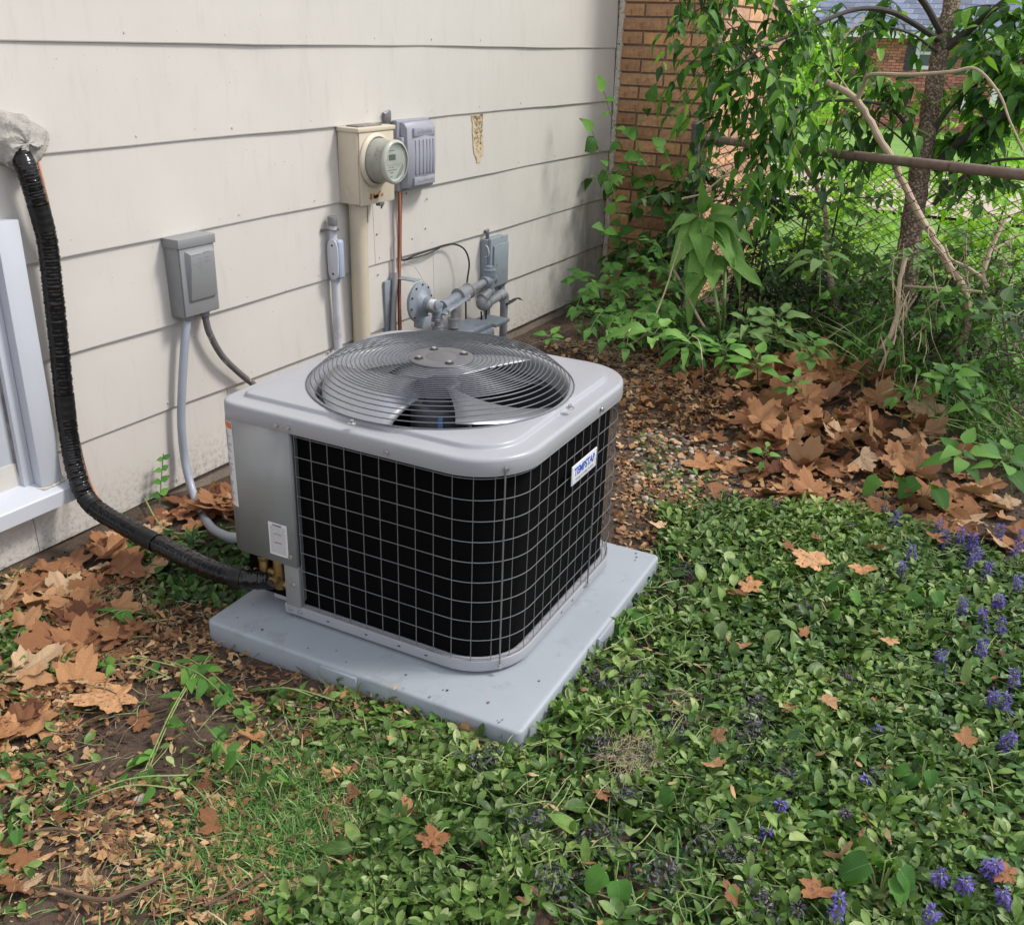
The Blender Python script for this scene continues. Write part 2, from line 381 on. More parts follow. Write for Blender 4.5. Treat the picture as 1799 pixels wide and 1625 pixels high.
# ---- sided house wall
house = empty('house_wall', (3.6, WY, 0), 'cream house wall of wide lapped siding boards over a low concrete footing', 'wall')
zc = [.004 + .2872 * k for k in range(-0, 15)]
seams = {0: [-1.2, 1.60, 2.438], 1: [-.2, 3.794], 2: [.6, 3.34], 3: [-.9, 3.25], 4: [.3], 5: [-.6], 6: [1.1, 4.1]}
prof = [(WY + .030, 0), (WY - .008, 0), (WY - .009, .003), (WY + .0005, .30), (WY + .030, .30)]
XL, XR = -3.5, 5.742
for k, z0 in enumerate(zc[:-1]):
    xs = [XL] + [x for x in seams.get(k, [.2 + (k * .77) % 1.2, 3.1]) if x > XL] + [XR]
    for i in range(len(xs) - 1):
        a_, b_ = xs[i] + .0012, xs[i + 1] - .0012
        if a_ < 1.62 < b_ and 0 < k < 4 or (k in (1, 2, 3) and b_ <= 1.62):      # window opening on the left
            if b_ <= 1.62: continue
            a_ = 1.66
        mb = MB(); L = []
        ns = max(2, int((b_ - a_) / .25))
        for q in range(ns + 1):
            x = a_ + (b_ - a_) * q / ns; w = .0016 * math.sin(x * 3.1 + k * 1.7) + .0008 * math.sin(x * 9 + k)
            L.append([(x, y + (w if y < WY + .01 else 0), z0 + z + (w if z < .1 else 0)) for y, z in prof])
        mb.loops(L); nn = len(prof); mb.f += [tuple(range(nn)), tuple(ns * nn + q for q in range(nn - 1, -1, -1))]
        mb.build('siding_board', m_side, house, smooth=False)
MB().box((XL, WY + .032, -.5), (1.0, WY + .2, .15)).box((1.70, WY + .032, .0), (XR, WY + .2, 4.0)).box((XL, WY + .032, 1.05), (1.70, WY + .2, 4.0)).build('wall_core', m_mortar, house)
mb = MB(); mb.box((1.5, WY + .012, -.6), (5.745, WY + .031, .02)).build('footing', m_conc, house)
# nail heads in the boards
mb = MB(); r = random.Random(3)
for k in range(0, 6):
    x = 1.75
    while x < 5.7:
        z = zc[k] + .028; yy = WY - .008 + .0015
        mb.cyl((x, yy, z), (x, yy - .0035, z), .0035, 7); x += .405
mb.build('nail_heads', m_side, house)['kind'] = 'stuff'
# chipped crack line and drilled holes
m_dark = pbr('dark_gap', (.03, .025, .02), .9)
mb = MB()
for (px, py) in ((660, 412), (662, 483), (748, 350), (712, 340), (706, 333), (722, 420), (745, 402), (600, 470)):
    q = ony(px, py, WY); mb.cyl((q[0], WY - .0062, q[2]), (q[0], WY - .0072, q[2]), .004, 8)
mb.build('nail_hole', m_dark, house)
# eave far above, gives the wall its soffit shade
m_white = pbr('white_paint', (.78, .79, .80), .45, var=.03)
MB().box((XL - .3, 2.15, 4.02), (5.70, 2.9, 4.10)).build('soffit', m_white, house)

# ---- brick return and its sunlit yard face, tinted paler
def brick_face(t, X, y_hi, y_lo, z_lo, z_hi, mat, off=0., L=.283, H=.062, J=.0125, place=None, shift=0):
    cache = {}; z = z_lo; row = 0; r = random.Random(int(X * 100))
    while z < z_hi - H:
        y = y_hi - .012; s = off + (row % 2) * .5 * (L + J); first = True; y0 = y + s - (L + J)
        c = y + s
        while c > y_lo:
            a_ = min(c, y); b_ = max(c - L, y_lo)
            if a_ - b_ > .03:
                key = (round(a_ - b_, 3), r.randrange(3))
                if key not in cache:
                    rb = random.Random(key[1] * 31 + int(key[0] * 1000)); nx = 7; nz = 3; vv = []; ff = []
                    for i in range(nx + 1):
                        for j in range(nz + 1):
                            e = (i in (0, nx)) or (j in (0, nz)); vv.append((-.000 + (0 if e else rb.uniform(-.0045, .001)), -key[0] * i / nx + (rb.uniform(-.001, .001) if e else 0), H * j / nz + (rb.uniform(-.0008, .0008) if e else 0)))
                    for i in range(nx):
                        for j in range(nz): q = i * (nz + 1) + j; ff.append((q, q + 1, q + nz + 2, q + nz + 1))
                    b0 = len(vv); bd = [i * (nz + 1) for i in range(nx + 1)] + [nx * (nz + 1) + j for j in range(1, nz + 1)] + [i * (nz + 1) + nz for i in range(nx - 1, -1, -1)] + [j for j in range(nz - 1, 0, -1)]
                    for q in bd: vv.append((.03, vv[q][1], vv[q][2]))
                    for i in range(len(bd)): j = (i + 1) % len(bd); ff.append((bd[i], bd[j], b0 + j, b0 + i))
                    cache[key] = MB().add(vv, ff).mesh('brick', mat, smooth=False)
                pl = (X + r.uniform(-.0025, .0025), a_, z + r.uniform(-.001, .001))
                o = link('brick', cache[key], t, pl if place is None else place(pl))
                if place is not None: o.rotation_euler = (0, 0, PI / 2)
            c -= L + J
        z += H + J; row += 1
BX1 = float(ony(1378, 100, 1.885)[0])
bw = empty('brick_wall', (5.75, 2.2, -.3), 'orange brown brick corner of the house standing square to the cream siding', 'brick wall')
MB().box((5.761, 1.897, -.7), (BX1 - .01, WY + .06, 3.1)).build('mortar', m_mortar, bw)
brick_face(bw, 5.75, WY + .06, 1.886, -.32, 3.1, m_brick, off=.075)
brick_face(bw, 1.885, BX1 + 0, 5.7785, -.32, 3.1, m_brick_sunlit, off=.10, place=lambda p_: (BX1 + 5.7785 - p_[1], p_[0], p_[2]))
# ragged caulk bead between siding and brick
mb = MB(); L = []; r = random.Random(5)
for k in range(130):
    z = -.1 + k * .027; w = .012 + r.uniform(-.004, .004); L.append([(5.738 + r.uniform(-.003, .002), WY - .012, z), (5.744, WY - .026 - w * .6, z), (5.756, WY - .030 - w, z + .004), (5.757, WY - .006, z)])
mb.loops(L, close=False); mb.build('caulk_bead', m_caulk, house)

# ---- neighbour's land: path strip, road, house
def strip(name, x0, x1, mat, dz=.02, y0=-60, y1=60, cat=None):
    ys = np.linspace(y0, y1, 61); xs = np.linspace(x0, x1, 5); mb = MB()
    mb.loops([[(x, y, float(gz(x, y)) + dz) for y in ys] for x in xs], close=False); o = mb.build(name, mat); o['kind'] = 'structure'; return o
m_path = pbr('path_concrete', (.42, .36, .27), .9, var=.12, scale=3, bs=.3, bscale=40)
strip('driveway', 10.6, 14.0, m_path, .03)
strip('kerb', 14.0, 14.25, pbr('kerb_stone', (.5, .47, .42), .9), .08)
strip('pavement', 17.5, 18.1, pbr('pale_pavement', (.52, .49, .45), .9), .04)

m_roof = pbr('roof_shingle', (.16, .19, .27), .8, var=.3, scale=40, stretch=(1, .3, 1), bs=.3, bscale=60)
m_rbrick = pbr('neighbour_brick', (.44, .19, .15), .85, var=.2, scale=5)
m_rmort = pbr('neighbour_mortar', (.46, .38, .35), .95)
m_shut = pbr('shutter_paint', (.045, .05, .075), .5)
m_glass = pbr('window_glass', (.10, .13, .15), .12, var=.05)
HX = 31.0
def hy(px): return onx(px, 120, HX)[1]
H0 = float(gz(HX, 12)) - .05
nh = empty('neighbour_house', (HX, hy(1600), H0), 'red brick neighbour house with slate blue shingle roof and dark shutters', 'house')
yl, yr = hy(1440), hy(1990)
def zpx(py, px=1600): return onx(px, py, HX)[2]
ze = zpx(62)
MB().box((HX + .06, yr, H0 - 1), (HX + 7, yl, ze)).build('wall_core', m_rmort, nh)
# courses of small bricks, far away: real joints, joined into one part
mb = MB(); r = random.Random(9); z = H0 - .3; row = 0
op = [(hy(1640), hy(1598), zpx(118), zpx(66)), (hy(1478), hy(1440), zpx(135), zpx(80))]
while z < ze - .07:
    y = yl - (row % 2) * .11
    while y > yr:
        if not any(o_[0] < y - .1 < o_[1] and o_[2] < z < o_[3] for o_ in op):
            d = r.uniform(0, .012); mb.box((HX - d, y - .205, z), (HX + .05, y, z + .062))
        y -= .22
    z += .076; row += 1
fb = mb.build('brickwork', m_rbrick, nh, smooth=False); fb['kind'] = 'stuff'
n = m_rbrick.node_tree; p = n.nodes['Principled BSDF']; src = p.inputs['Base Color'].links[0].from_socket; ge = N(n, 'NewGeometry')
n.links.new(mix(n, 1, src, ramp(n, ge.outputs['Random Per Island'], [(0, (.5, .5, .55)), (.4, (1, 1, 1)), (1, (1.5, 1.35, 1.25))]), 'MULTIPLY'), p.inputs['Base Color'])
for (a_, b_, c_, d_) in [(hy(1604), hy(1588), zpx(125), zpx(66)), (hy(1662), hy(1648), zpx(125), zpx(66)), (hy(1492), hy(1480), zpx(133), zpx(92))]:
    q = MB().box((HX - .05, min(a_, b_), c_), (HX - .015, max(a_, b_), d_)).build('shutter', m_shut, nh, bevel=.01)
    s = MB()
    for k in range(14): zz = c_ + (d_ - c_) * (k + .5) / 14; s.box((HX - .062, min(a_, b_) + .04, zz - .01), (HX - .05, max(a_, b_) - .04, zz + .02))
    s.build('louvre', m_shut, q)['kind'] = 'stuff'
a_, b_, c_, d_ = hy(1648), hy(1604), zpx(122), zpx(64)
w = MB(); w.box((HX - .04, a_, c_), (HX - .0, a_ + .12, d_)).box((HX - .04, b_ - .12, c_), (HX, b_, d_)).box((HX - .04, a_ + .12, d_ - .12), (HX, b_ - .12, d_)).box((HX - .04, a_ + .12, c_), (HX, b_ - .12, c_ + .1)).box((HX - .03, a_ + .12, (c_ + d_) / 2 - .04), (HX, b_ - .12, (c_ + d_) / 2 + .04))
w = w.build('window', m_white, nh, bevel=.01); MB().box((HX + .01, a_ + .1, c_ + .08), (HX + .03, b_ - .1, d_ - .1)).build('pane', m_glass, w)
MB().box((HX - .55, yr - .4, ze), (HX + .1, yl + .4, ze + .06)).box((HX - .58, yr - .4, ze - .10), (HX - .55, yl + .4, ze + .14)).build('fascia', m_white, nh)
# roof: shingle courses as stepped slabs
mb = MB(); nrow = 26
for k in range(nrow):
    x0 = HX - .62 + k * .26; z0 = ze + .10 + k * .14
    y = yl + .45 - (k % 2) * .18
    while y > yr - .4:
        mb.add([(x0, y - .355, z0 + .02), (x0, y, z0 + .02), (x0 + .3, y, z0 + .17), (x0 + .3, y - .355, z0 + .17), (x0, y - .355, z0 - .02), (x0, y, z0 - .02)], [(0, 3, 2, 1), (4, 0, 1, 5)]); y -= .36
rf = mb.build('roof', m_roof, nh, smooth=False); rf['kind'] = 'stuff'
n = m_roof.node_tree; p = n.nodes['Principled BSDF']; src = p.inputs['Base Color'].links[0].from_socket; ge = N(n, 'NewGeometry')
n.links.new(mix(n, 1, src, ramp(n, ge.outputs['Random Per Island'], [(0, (.65, .65, .65)), (1, (1.35, 1.35, 1.35))]), 'MULTIPLY'), p.inputs['Base Color'])
MB().tube([dep(1728, 150, 30.6) + np.array([-.3, 0, .3]), (HX - .1, hy(1712), zpx(150)), (HX - .1, hy(1706), zpx(188))], .07, 8).build('downpipe', m_white, nh)
MB().box((HX - .9, hy(1762) - .08, H0), (HX - .74, hy(1762) + .08, ze + .0)).build('porch_post', m_white, nh)

# ================================================================== CONDENSER UNIT AND PAD
m_pad = pbr('pad_plastic', (.31, .345, .385), .55, var=.05, scale=5, bs=.12, bscale=500, bdist=.001, dirt=(.20, .20, .19), dscale=11, dlo=.55, dhi=.85)
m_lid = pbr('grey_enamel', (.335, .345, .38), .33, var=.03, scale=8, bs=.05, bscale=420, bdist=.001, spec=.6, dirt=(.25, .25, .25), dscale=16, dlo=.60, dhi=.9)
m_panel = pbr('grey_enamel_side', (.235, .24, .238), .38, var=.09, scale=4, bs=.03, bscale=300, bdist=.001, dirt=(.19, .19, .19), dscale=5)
m_wire = pbr('grille_wire_grey', (.17, .175, .185), .35, metal=.2)
m_fwire = pbr('fan_guard_wire', (.15, .16, .18), .28, metal=.6)
m_black = pbr('coil_black', (.003, .003, .0035), .8, spec=.06)
n = m_black.node_tree; p = n.nodes['Principled BSDF']
wv = N(n, 'TexWave'); wv.bands_direction = 'Z'; wv.inputs['Scale'].default_value = 90; wv.inputs['Distortion'].default_value = .4; tc = N(n, 'TexCoord'); n.links.new(tc.outputs['Object'], wv.inputs[0]); bump(n, p, wv.outputs[1], .5, .003)
m_alu = pbr('fan_aluminium', (.42, .44, .49), .42, metal=.85, var=.04, scale=3)
m_spoke = pbr('guard_spoke_zinc', (.34, .35, .38), .3, metal=.5)
m_screw = pbr('zinc_screw', (.55, .55, .55), .3, metal=.9)
m_brass = pbr('brass', (.30, .205, .085), .42, metal=.9, var=.2, scale=60, dirt=(.12, .07, .03), dscale=80)
m_label = pbr('label_white', (.68, .68, .70), .4, var=.03)
m_print = pbr('label_print', (.24, .24, .26), .6)
m_orange = pbr('label_orange', (.65, .17, .04), .5)
m_blue = pbr('badge_blue', (.02, .09, .45), .4)
m_inner = pbr('shroud_grey', (.10, .105, .115), .45)

def rr_path(hx, hy_, rad, off=0, n=10):
    """rounded rectangle, counter clockwise from the corner (-x,+y) down the -x side; rad for corners (-+),(--),(+-),(++)"""
    P = []
    cs = [(-1, 1, 90, rad[0]), (-1, -1, 180, rad[1]), (1, -1, 270, rad[2]), (1, 1, 0, rad[3])]
    for sx_, sy_, a0, r in cs:
        cx_, cy_ = sx_ * (hx - r), sy_ * (hy_ - r)
        for k in range(n + 1):
            a = math.radians(a0 + 90 * k / n); P.append((cx_ + (r + off) * math.cos(a), cy_ + (r + off) * math.sin(a)))
    return P
def resample(P, n=None, step=None, close=True):
    P = [np.array(q, float) for q in P]; Q = P + [P[0]] if close else P
    d = [0]
    for i in range(len(Q) - 1): d.append(d[-1] + np.linalg.norm(Q[i + 1] - Q[i]))
    tot = d[-1]
    if n is None: ts = np.arange(0, tot + 1e-9, step)
    else: ts = np.linspace(0, tot, n, endpoint=not close)
    Q = np.array(Q); return [tuple(np.interp(t, d, Q[:, k]) for k in range(Q.shape[1])) for t in ts]
PADC = np.array([1.5627, .80]); TH = math.radians(2.1); ca, sa = math.cos(TH), math.sin(TH)
pc = PADC + np.array([ca * .475 - sa * .466, sa * .475 + ca * .466])
pad = empty('equipment_pad', (pc[0], pc[1], 0), 'flat blue grey plastic pad on the ground under the condenser unit', 'equipment pad', rz=TH)
def local(o): return np.array(mbasis(o))
PM = local(pad)
def lbuild(mb, M, *a, **k):
    mb.v = [tuple(M[:3, :3] @ np.array(v) + M[:3, 3]) for v in mb.v]; return mb.build(*a, **k)
mb = MB(); hx, hyy = .475, .466; PP = []
for off, z in ((-.004, -.03), (0, .0), (0, .052), (-.002, .0575), (-.006, .0597), (-.011, .0605)):
    PP.append([(x, y, z) for x, y in rr_path(hx, hyy, (.02,) * 4, off, 5)])
mb.loops(PP); nn = len(PP[0]); mb.f.append(tuple(5 * nn + k for k in range(nn)))
lbuild(mb, PM, 'slab', m_pad, pad, ang=50)
for (x0, y0, x1, y1) in ((-.483, -.02, -.474, .09), (-.03, -.475, .08, -.465), (.473, -.03, .482, .08)):
    lbuild(MB().box((x0, y0, .002), (x1, y1, .054)), PM, 'edge_lug', m_pad, pad, bevel=.003)

UC = np.array([2.064, 1.342]); UTH = math.radians(1.8)
unit = empty('condenser_unit', (UC[0], UC[1], .06), 'grey air conditioner condenser with black mesh sides and round fan guard on top', 'air conditioner', rz=UTH)
UM = local(unit); UM = UM.copy(); UM[2, 3] = 0
HXU, HYU = .397, .410; RAD = (.045, .155, .155, .12)
def U(mb, name, mat, par=None, **k): return lbuild(mb, UM, name, mat, par or unit, **k)
def Upt(x, y, z): return UM[:3, :3] @ np.array([x, y, z]) + UM[:3, 3]
def rrl(off, z, n=10): return [(x, y, z) for x, y in rr_path(HXU, HYU, RAD, off, n)]
# base pan
def rrp(off, z): return [(x, min(y, .240 + off), z) for x, y, z in rrl(off, z)]
mb = MB(); mb.loops([rrp(-.06, .070), rrp(-.012, .070), rrp(-.001, .071), rrp(.0, .073), rrp(.0, .099), rrp(-.001, .100), rrp(-.02, .100), rrp(-.02, .09), rrp(-.10, .09)])
mb.f.append(tuple(8 * 44 + k for k in range(44)))
base = U(mb, 'base_pan', m_lid, ang=40)
for sx_, sy_ in ((-.3, -.3), (.3, -.3), (.3, .25), (-.25, .25)): U(MB().box((sx_ - .04, sy_ - .04, .0612), (sx_ + .04, sy_ + .04, .067)), 'foot', m_black)
for y in (.10, -.02, -.12, -.20): q = -.3970; U(MB().box((q - .0006, y - .004, .084), (q, y + .004, .0875)), 'pan_slot', m_dark, base)
for x in (-.05, .02, .1): U(MB().box((x - .004, -.4106, .084), (x + .004, -.4100, .0875)), 'pan_slot', m_dark, base)
# coil behind the grille
mb = MB(); Pc = [p_ for p_ in rr_path(HXU, HYU, RAD, -.024, 10)]
inn = rr_path(HXU, HYU, RAD, -.060, 10)
mb.loops([[(x, y, .099) for x, y in Pc], [(x, y, .596) for x, y in Pc], [(x, y, .596) for x, y in inn], [(x, y, .114) for x, y in inn]])
mb.box((-.36, .13, .114), (-.1, .19, .596))
U(mb, 'coil', m_black, ang=40)
# lid with raised deck and round opening
def radial(P, z, nseg=144):
    P = np.array(P); a = np.arctan2(P[:, 1], P[:, 0]); R = np.hypot(P[:, 0], P[:, 1]); o_ = np.argsort(a); a, R, Pn = a[o_], R[o_], P[o_]
    A = np.linspace(-PI, PI, nseg, endpoint=False); ax = np.concatenate([a - 2 * PI, a, a + 2 * PI])
    xx = np.interp(A, ax, np.tile(Pn[:, 0], 3)); yy = np.interp(A, ax, np.tile(Pn[:, 1], 3)); return [(x, y, z) for x, y in zip(xx, yy)]
def dense(off, n=24): return resample(rr_path(HXU, HYU, RAD, off, n), n=900)
NS = 192
Ld = [radial(dense(o_), z_, NS) for o_, z_ in ((.005, .597), (.006, .599), (.006, .630), (.0045, .636), (.001, .6395), (-.004, .6405), (-.010, .6410), (-.0375, .6425), (-.0395, .6430), (-.0415, .6455), (-.0435, .6515), (-.0455, .6535), (-.049, .6542))]
CX, CY = -.014, -.011
def ring(r, z): A = np.linspace(-PI, PI, NS, endpoint=False); return [(CX + r * math.cos(t), CY + r * math.sin(t), z) for t in A]
mid1 = [tuple(np.array(a) * .5 + np.array(b) * .5) for a, b in zip(Ld[-1], ring(.352, .6560))]
Ld += [mid1, ring(.348, .6575), ring(.342, .657), ring(.336, .653), ring(.331, .64), ring(.330, .60)]
mb = MB(); mb.loops(Ld); mb.loops([radial(dense(.006), .597, NS), radial(dense(-.02), .597, NS)])
lid = U(mb, 'top_cover', m_lid, ang=40)
mb = MB(); mb.loops([ring(.3295, .602), ring(.329, .56), ring(.333, .50), ring(.34, .46)]); U(mb, 'fan_shroud', m_inner)
mb = MB(); mb.loops([rrl(-.061, .596), [(CX + .332 * math.cos(t), CY + .332 * math.sin(t), .5955) for t in [math.atan2(q[1], q[0]) for q in rrl(-.061, .596)]]]); U(mb, 'inner_baffle', m_inner)
# grille of wires round the sides: path from the service panel round to the back
GP = rr_path(HXU, HYU, RAD, -.002, 12)
i0 = [k for k, q in enumerate(GP) if q[0] < -.39 and q[1] < .375][0] - 1
pathp = [(-HXU + .002, .180)] + [q for q in GP[13:39]] + [GP[39], (HXU - .002 - .13, GP[39][1])] + [(-.10, HYU - .002)]
pathp = pathp[:-2] + [GP[-1], (-.10, HYU - .002)]
zs = [.106 + .0536 * k for k in range(10)]
den = resample(pathp, step=.012, close=False)
hw = MB().tube([Upt(x, y, 0) for x, y in den], .00105, 6).mesh('grille_wire', m_wire)
for z in zs: link('grille_wire', hw, unit, (0, 0, z))
vp = resample(pathp, step=.0500, close=False)
vw = MB().tube([(0, 0, .098), (0, 0, .600)], .00105, 6).mesh('grille_wire', m_wire)
def nrm(pp, k): return None
for k, (x, y) in enumerate(vp):
    c_ = np.array([x, y]); s_ = c_ / max(abs(c_)); q = Upt(x * .9942, y * .9942, 0)
    link('grille_wire', vw, unit, (q[0], q[1], 0))
# two heavier stiffener rods with screws
def on_path(t):  return resample(pathp, step=t, close=False)[1]
sw_ = MB().tube([(0, 0, .082), (0, 0, .618)], .0020, 8).mesh('stiffener', m_wire)
for (x, y) in (((-HXU + .155) - .162 * math.cos(math.radians(50)), (-HYU + .155) - .162 * math.sin(math.radians(50))), (.115, -HYU - .004)):
    q = Upt(x, y, 0); link('stiffener', sw_, unit, (q[0], q[1], 0))
# fan guard
def gprof(r):    # height of the dome at radius r
    r0, r1, r2 = .085, .282, .351
    if r < r1: return .720 - .010 * ((r - r0) / (r1 - r0)) ** 1.3
    t = (r - r1) / (r2 - r1); return .710 - .051 * t ** 1.3
guard = U(MB().tube([(CX + .0, CY, .60), (CX, CY, .601)], .001, 4), 'fan_guard', m_fwire)
rads = [.085 + (.351 - .085) * k / 23 for k in range(24)]
for r_ in rads:
    A = np.linspace(0, 2 * PI, 73); U(MB().tube([(CX + r_ * math.cos(t), CY + r_ * math.sin(t), gprof(r_)) for t in A], .00155, 5, cap=False), 'guard_wire', m_fwire, guard)
spoke = [84, 129, 174, 219, 264, 309, 354, 39]
brk = MB()
for k, a in enumerate(spoke):
    t = math.radians(a + 4); pts = [(CX + r_ * math.cos(t), CY + r_ * math.sin(t), gprof(r_) - .003) for r_ in np.linspace(.07, .351, 16)]
    if k % 2 == 0: pts += [(CX + .361 * math.cos(t), CY + .361 * math.sin(t), .6605), (CX + .376 * math.cos(t), CY + .376 * math.sin(t), .6605)]
    U(MB().tube(pts, .0028, 6), 'guard_spoke', m_spoke, guard)
    if k % 2 == 0:
        c_ = (CX + .379 * math.cos(t), CY + .379 * math.sin(t)); U(MB().cyl((*c_, .6578), (*c_, .6605), .0105, 14), 'bracket', m_screw, guard, bevel=.0008)
        U(MB().cyl((*c_, .6605), (*c_, .668), .005, 8), 'screw', m_screw, guard, bevel=.0008)
m_hub = pbr('hub_plate_grey', (.115, .115, .125), .5)
mb = MB(); mb.lathe([(.001, .724), (.040, .7238), (.042, .7225), (.045, .7238), (.080, .7225), (.086, .720), (.086, .716), (.001, .716)], mat4((CX, CY, 0), (1, 0, 0), (0, 1, 0), (0, 0, 1)), 48)
hub = U(mb, 'hub_plate', m_hub, guard)
for a in (40, 130, 220, 310):
    t = math.radians(a + 10); c_ = (CX + .062 * math.cos(t), CY + .062 * math.sin(t)); U(MB().cyl((*c_, .7225), (*c_, .7245), .012, 16), 'recess', m_dark, guard); U(MB().cyl((*c_, .7245), (*c_, .730), .0065, 6), 'bolt', m_screw, guard, bevel=.0006)
# fan
fan = U(MB().lathe([(.001, .655), (.045, .655), (.05, .65), (.05, .60), (.001, .60)], mat4((CX, CY, 0), (1, 0, 0), (0, 1, 0), (0, 0, 1)), 32), 'fan_hub', m_inner)
for k in range(3):
    a0 = math.radians(-112 + 120 * k); V_ = []; nr, na = 8, 10
    for i in range(nr + 1):
        rr_ = .045 + (.312 - .045) * i / nr; span = math.radians(48 + 42 * (i / nr))
        for j in range(na + 1):
            u_ = j / na; t = a0 + span * (u_ - .5) + .25 * i / nr
            V_.append((CX + rr_ * math.cos(t), CY + rr_ * math.sin(t), .655 - .085 * u_ * (.45 + .55 * i / nr) + .012 * math.sin(u_ * PI)))
    F_ = [(i * (na + 1) + j, i * (na + 1) + j + 1, (i + 1) * (na + 1) + j + 1, (i + 1) * (na + 1) + j) for i in range(nr) for j in range(na)]
    o = U(MB().add(V_, F_), 'fan_blade', m_alu); sm = o.modifiers.new('thick', 'SOLIDIFY'); sm.thickness = .0015
mb = MB(); mb.lathe([(.001, .60), (.075, .60), (.082, .59), (.082, .46), (.001, .46)], mat4((CX, CY, 0), (1, 0, 0), (0, 1, 0), (0, 0, 1)), 32); mot = U(mb, 'fan_motor', m_inner)
m_sticker = pbr('blue_sticker', (.20, .40, .78), .4)
mb = MB(); mb.box((-.088, -.06, .53), (-.0855, .01, .585)); U(mb, 'motor_sticker', m_sticker, mot)
# service panel: wraps the (-x,+y) corner
cor = rr_path(HXU, HYU, RAD, .004, 10)[:11]
pp = [(-.15, HYU + .004)] + cor + [(-HXU - .004, .186)]
pp2 = [(-.15, HYU - .004)] + [(x * .985, y * .985) for x, y in cor] + [(-HXU + .006, .186)]
mb = MB(); fr = [(x, y, .222) for x, y in pp]; tp = [(x, y, .599) for x, y in pp]
mb.loops([fr, tp], close=False); mb.loops([[(x, y, .222) for x, y in pp2], fr], close=False)
mb.loops([[(-HXU - .004, .186, .222), (-HXU - .004, .186, .599)], [(-HXU + .010, .186, .222), (-HXU + .010, .186, .599)]], close=False)
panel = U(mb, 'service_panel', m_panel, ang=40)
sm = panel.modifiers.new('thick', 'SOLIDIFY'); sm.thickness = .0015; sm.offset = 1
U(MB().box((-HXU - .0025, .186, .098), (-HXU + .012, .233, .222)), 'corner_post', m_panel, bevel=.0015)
U(MB().box((-HXU + .012, .186, .113), (-.12, .196, .60)), 'bulkhead', m_inner)
U(MB().box((-.20, .196, .113), (-.19, HYU - .01, .60)), 'bulkhead', m_inner)
U(MB().box((-HXU + .025, .235, .085), (-.2, .30, .120)), 'valve_bracket', m_lid, bevel=.002)
scr = MB().cyl((0, 0, 0), (-.005, 0, 0), .0048, 8).cyl((0, 0, 0), (-.0015, 0, 0), .0065, 12).mesh('screw', m_screw)
def screw(x, y, z, yaw=0):
    q = Upt(x, y, z); o = link('screw', scr, unit, q); o.rotation_euler = (0, 0, UTH + yaw)
for (x, y, z) in ((-HXU - .0075, .222, .611), (-HXU - .0075, .185, .612), (-HXU - .006, .205, .250), (-HXU - .003, .205, .165), (-HXU - .001, .222, .086), (-HXU - .001, .190, .086), (-HXU - .0075, -.10, .612)): screw(x, y, z)
for a in (50,):
    t = math.radians(a); x, y = (-HXU + .155) - .164 * math.cos(t), (-HYU + .155) - .164 * math.sin(t); screw(x, y, .086, t); screw(x - .004, y - .004, .616, t)
screw(.115, -HYU - .003, .086, PI / 2); screw(.115, -HYU - .009, .616, PI / 2)
# valves
def valve(y, z, s=1.):
    mb = MB(); x = -HXU - .016
    mb.cyl((x + .03, y, z + .045 * s), (x + .03, y, z - .045 * s), .017 * s, 16).cyl((x + .03, y, z + .045 * s), (x + .03, y, z + .062 * s), .020 * s, 6).cyl((x - .006, y, z - .012), (x + .04, y, z - .012), .013 * s, 12).cyl((x + .03, y - .03, z - .03 * s), (x + .03, y + .01, z - .03 * s), .012 * s, 6)
    mb.cyl((x + .03, y + .035, z - .005), (x + .03, y, z - .005), .011 * s, 12)
    v = U(mb, 'service_valve', m_brass, bevel=.0012); U(MB().cyl((x - .007, y, z - .012), (x - .012, y, z - .012), .009 * s, 12), 'valve_port', m_dark, v)
valve(.262, .178, 1.0); valve(.315, .165, .8)
# labels
def quad_on(mb, M, u0, v0, u1, v1, d=.0004): mb.box((u0, v0, 0), (u1, v1, d), M)
def label(name, M, w, h_, lines, par, head=None, mat=None):
    """a sticker in the plane of M (x right, y up, z out) with its rows of small print"""
    o = MB().box((0, 0, 0), (w, h_, .0006), M).build(name, mat or m_label, par)
    if head: MB().box((.003, h_ - head, .0007), (w - .003, h_ - .003, .0012), M).build('heading', m_orange, o)
    mb = MB(); r = random.Random(int(w * 1e4)); rows = lines; top = h_ - (head or 0) - .009
    for k in range(rows):
        v = top - (top - .006) * (k + .5) / rows; u_ = .005
        if r.random() < .12: continue
        while u_ < w - .008:
            l = r.uniform(.012, .026); mb.box((u_, v - (top / rows) * .13, .0007), (min(u_ + l, w - .005), v + (top / rows) * .13, .0010), M); u_ += l + .0016
    mb.build('print', m_print, o); return o
def UF(x, y, z, side):   # frame on a face of the unit: side 'f' faces -x, 's' faces -y
    if side == 'f': M = mat4(Upt(x, y, z), UM[:3, :3] @ np.array([0, -1, 0]), (0, 0, 1), UM[:3, :3] @ np.array([-1, 0, 0]))
    elif side == 's': M = mat4(Upt(x, y, z), UM[:3, :3] @ np.array([1, 0, 0]), (0, 0, 1), UM[:3, :3] @ np.array([0, -1, 0]))
    return M
wl = label('warning_label', UF(-HXU - .0058, .272, .243, 'f'), .060, .094, 20, panel)
t = math.radians(128); lx, ly = -HXU + .045 + .0515 * math.cos(t), HYU - .045 + .0515 * math.sin(t)
fx, fy = math.cos(math.radians(151)), math.sin(math.radians(151))
